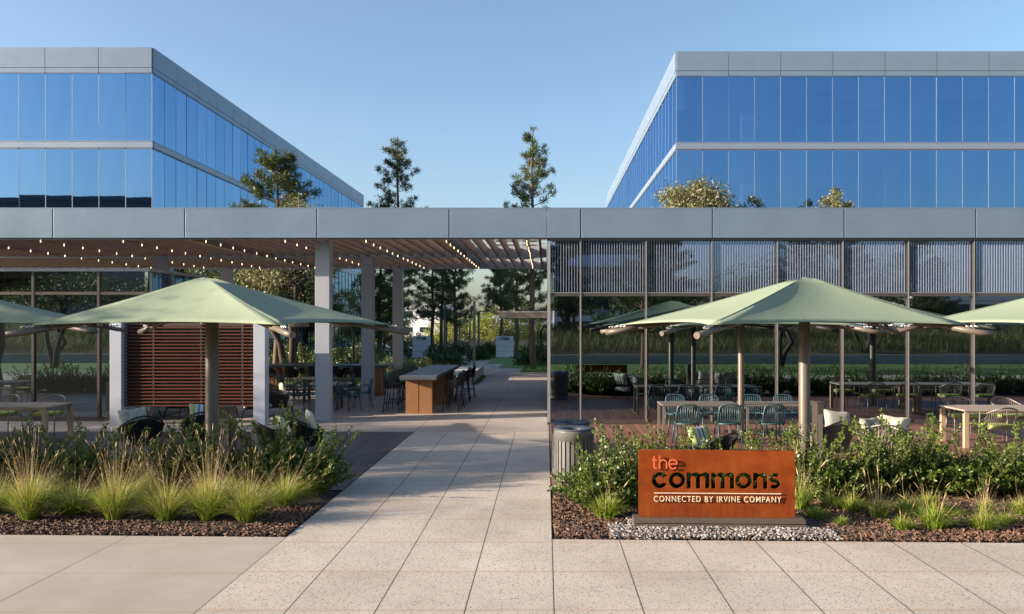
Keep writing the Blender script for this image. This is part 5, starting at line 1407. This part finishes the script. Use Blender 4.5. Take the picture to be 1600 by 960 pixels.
for k, (px, py, rd, h, lb) in enumerate(((705, 576, 1.0, 1.0, 'dark bush left of the walk at the end of the bar table'), (686, 572, .9, .9, 'dark bush behind the far end of the left stools'), (684, 560, 1.0, 1.1, 'dark bush just right of the monument with number 17100'),
     (748, 563, .75, 1.0, 'round dark bush at the foot of the nearest light column'), (764, 556, .9, 1.2, 'dark bush left of the monument with number 17200'), (718, 556, 1.2, 1.3, 'dark bush left of the walk where it bends'),
     (628, 556, 1.1, 1.3, 'dark bush left of the monument with number 17100'), (828, 571, 1.0, 1.4, 'dark bush at the foot of the slim pine trunk'), (845, 570, 1.0, 2.0, 'tall dark bush at the pavilion corner'), (566, 566, 1.5, 1.3, 'dark bush between the two middle columns'), (545, 568, 1.5, 1.5, 'dark bush right of the middle column'))):
    bushy(px, py, rd, h, lb, 200 + k)
blades_on('tall_grass', -9, 68, 4, 78, 9000, .5, 1.1, .02, 'clump_straw', seed=9, kind='stuff')
blades_on('tall_grass', -20, 44, -9.5, 50, 6000, .5, 1.3, .02, 'meadow_blade', seed=10, kind='stuff')

# ---- behind the photographer: what the glass mirrors
slab('lawn', -60, -10, 60, 1.45, -.02, 'lawn_green', t=.1)
w = MB().box(-60, -10.5, -.1, 60, -10.05, .52).build('low_wall', 'wall_concrete'); tag(w, 'long low concrete wall behind the lawn, mirrored in the glass', 'wall')
def berm(x, y): return np.clip((-10.5 - y) / 9, 0, 1) * 1.15 + .4
vs = []; nx, ny = 60, 14
for j in range(ny):
    for i in range(nx): x = -60 + 120 * i / (nx - 1); y = -10.5 - 24 * j / (ny - 1); vs.append((x, y, float(berm(x, y))))
MB().add(vs, [(j * nx + i, (j + 1) * nx + i, (j + 1) * nx + i + 1, j * nx + i + 1) for j in range(ny - 1) for i in range(nx - 1)], 0, True).build('grass_bank', 'field', kind='structure')
blades_on('meadow_grass', -58, -22, 48, -10.7, 60000, .45, 1.15, .022, 'meadow_blade', zf=berm, seed=12, kind='stuff')
MG = 'trees behind the lawn mirrored in the glass'
p1 = pine(81, 9.5, 2.6, 2.0, 'pine on the lawn behind the photographer, mirrored at the left of the pavilion glass', 1.0, nl=26, trunk_r=.19, group=MG); p1.location = (5.3, -4.4, 0)
for k, (x, y, s) in enumerate(((19.5, -24, .95), (25, -30, 1.1), (29.5, -26, .9), (33.5, -31, .75), (1.5, -20, 1.0), (9.5, -24, .9), (-9, -22, 1.0), (-22, -26, 1.1))):
    c = copy_tree(p1); c.location = (x, y, .9); c.scale = (s * 1.25, s * 1.25, s); c.rotation_euler = (0, 0, k); c['label'] = 'pine on the bank behind the photographer mirrored in the glass, %s one' % (ordn + ['eighth'])[k]
b1 = broad(82, 6.5, 2.8, 'olive tree on the lawn behind the photographer, mirrored in the left glass room', 'tree_leaf', .42, 70, 80, .12, 3, 'olive_tree', 'bark_dark', MG); b1.location = (-14.5, -3, 0)
for k, (x, y) in enumerate(((-20, -6), (-27, -4), (13, -6), (20, -12))):
    c = copy_tree(b1); c.location = (x, y, 0); c.rotation_euler = (0, 0, 1.3 * k + 1); c['label'] = 'olive tree on the back lawn mirrored in the glass, ' + ['second from the left room', 'third from the left room', 'right of the mirrored pine', 'farthest right'][k]
for k in range(16):
    x = -44 + 4.6 * k
    c = copy_tree(b1); c.location = (x, -31 - 3 * (k % 3), 0.9); c.scale = (1.1, 1.1, .85 + .1 * (k % 4)); c.rotation_euler = (0, 0, k * 1.7); c['label'] = 'leafy tree in the belt at the top of the bank behind the photographer'; c['group'] = 'tree belt on the bank'
# trees out of frame at the left that shade the path and the left deck
b2 = broad(83, 7.1, 2.7, 'tree left of the photo that throws leafy shade on the path', 'tree_leaf', .45, 150, 110, .13, 1, 'tree', 'bark_dark', 'trees left of the photo'); b2.location = (-21, 9.7, 0)
for k, (x, y, s) in enumerate(((-24.5, 12.6, 1.0), (-25.5, 16.2, .72), (-30, 8.5, 1.15))):
    c = copy_tree(b2); c.location = (x, y, 0); c.scale = (s, s, s); c.rotation_euler = (0, 0, k * 1.1); c['label'] = 'tree left of the photo shading the plaza, %s one' % ['second', 'third', 'fourth', 'fifth'][k]
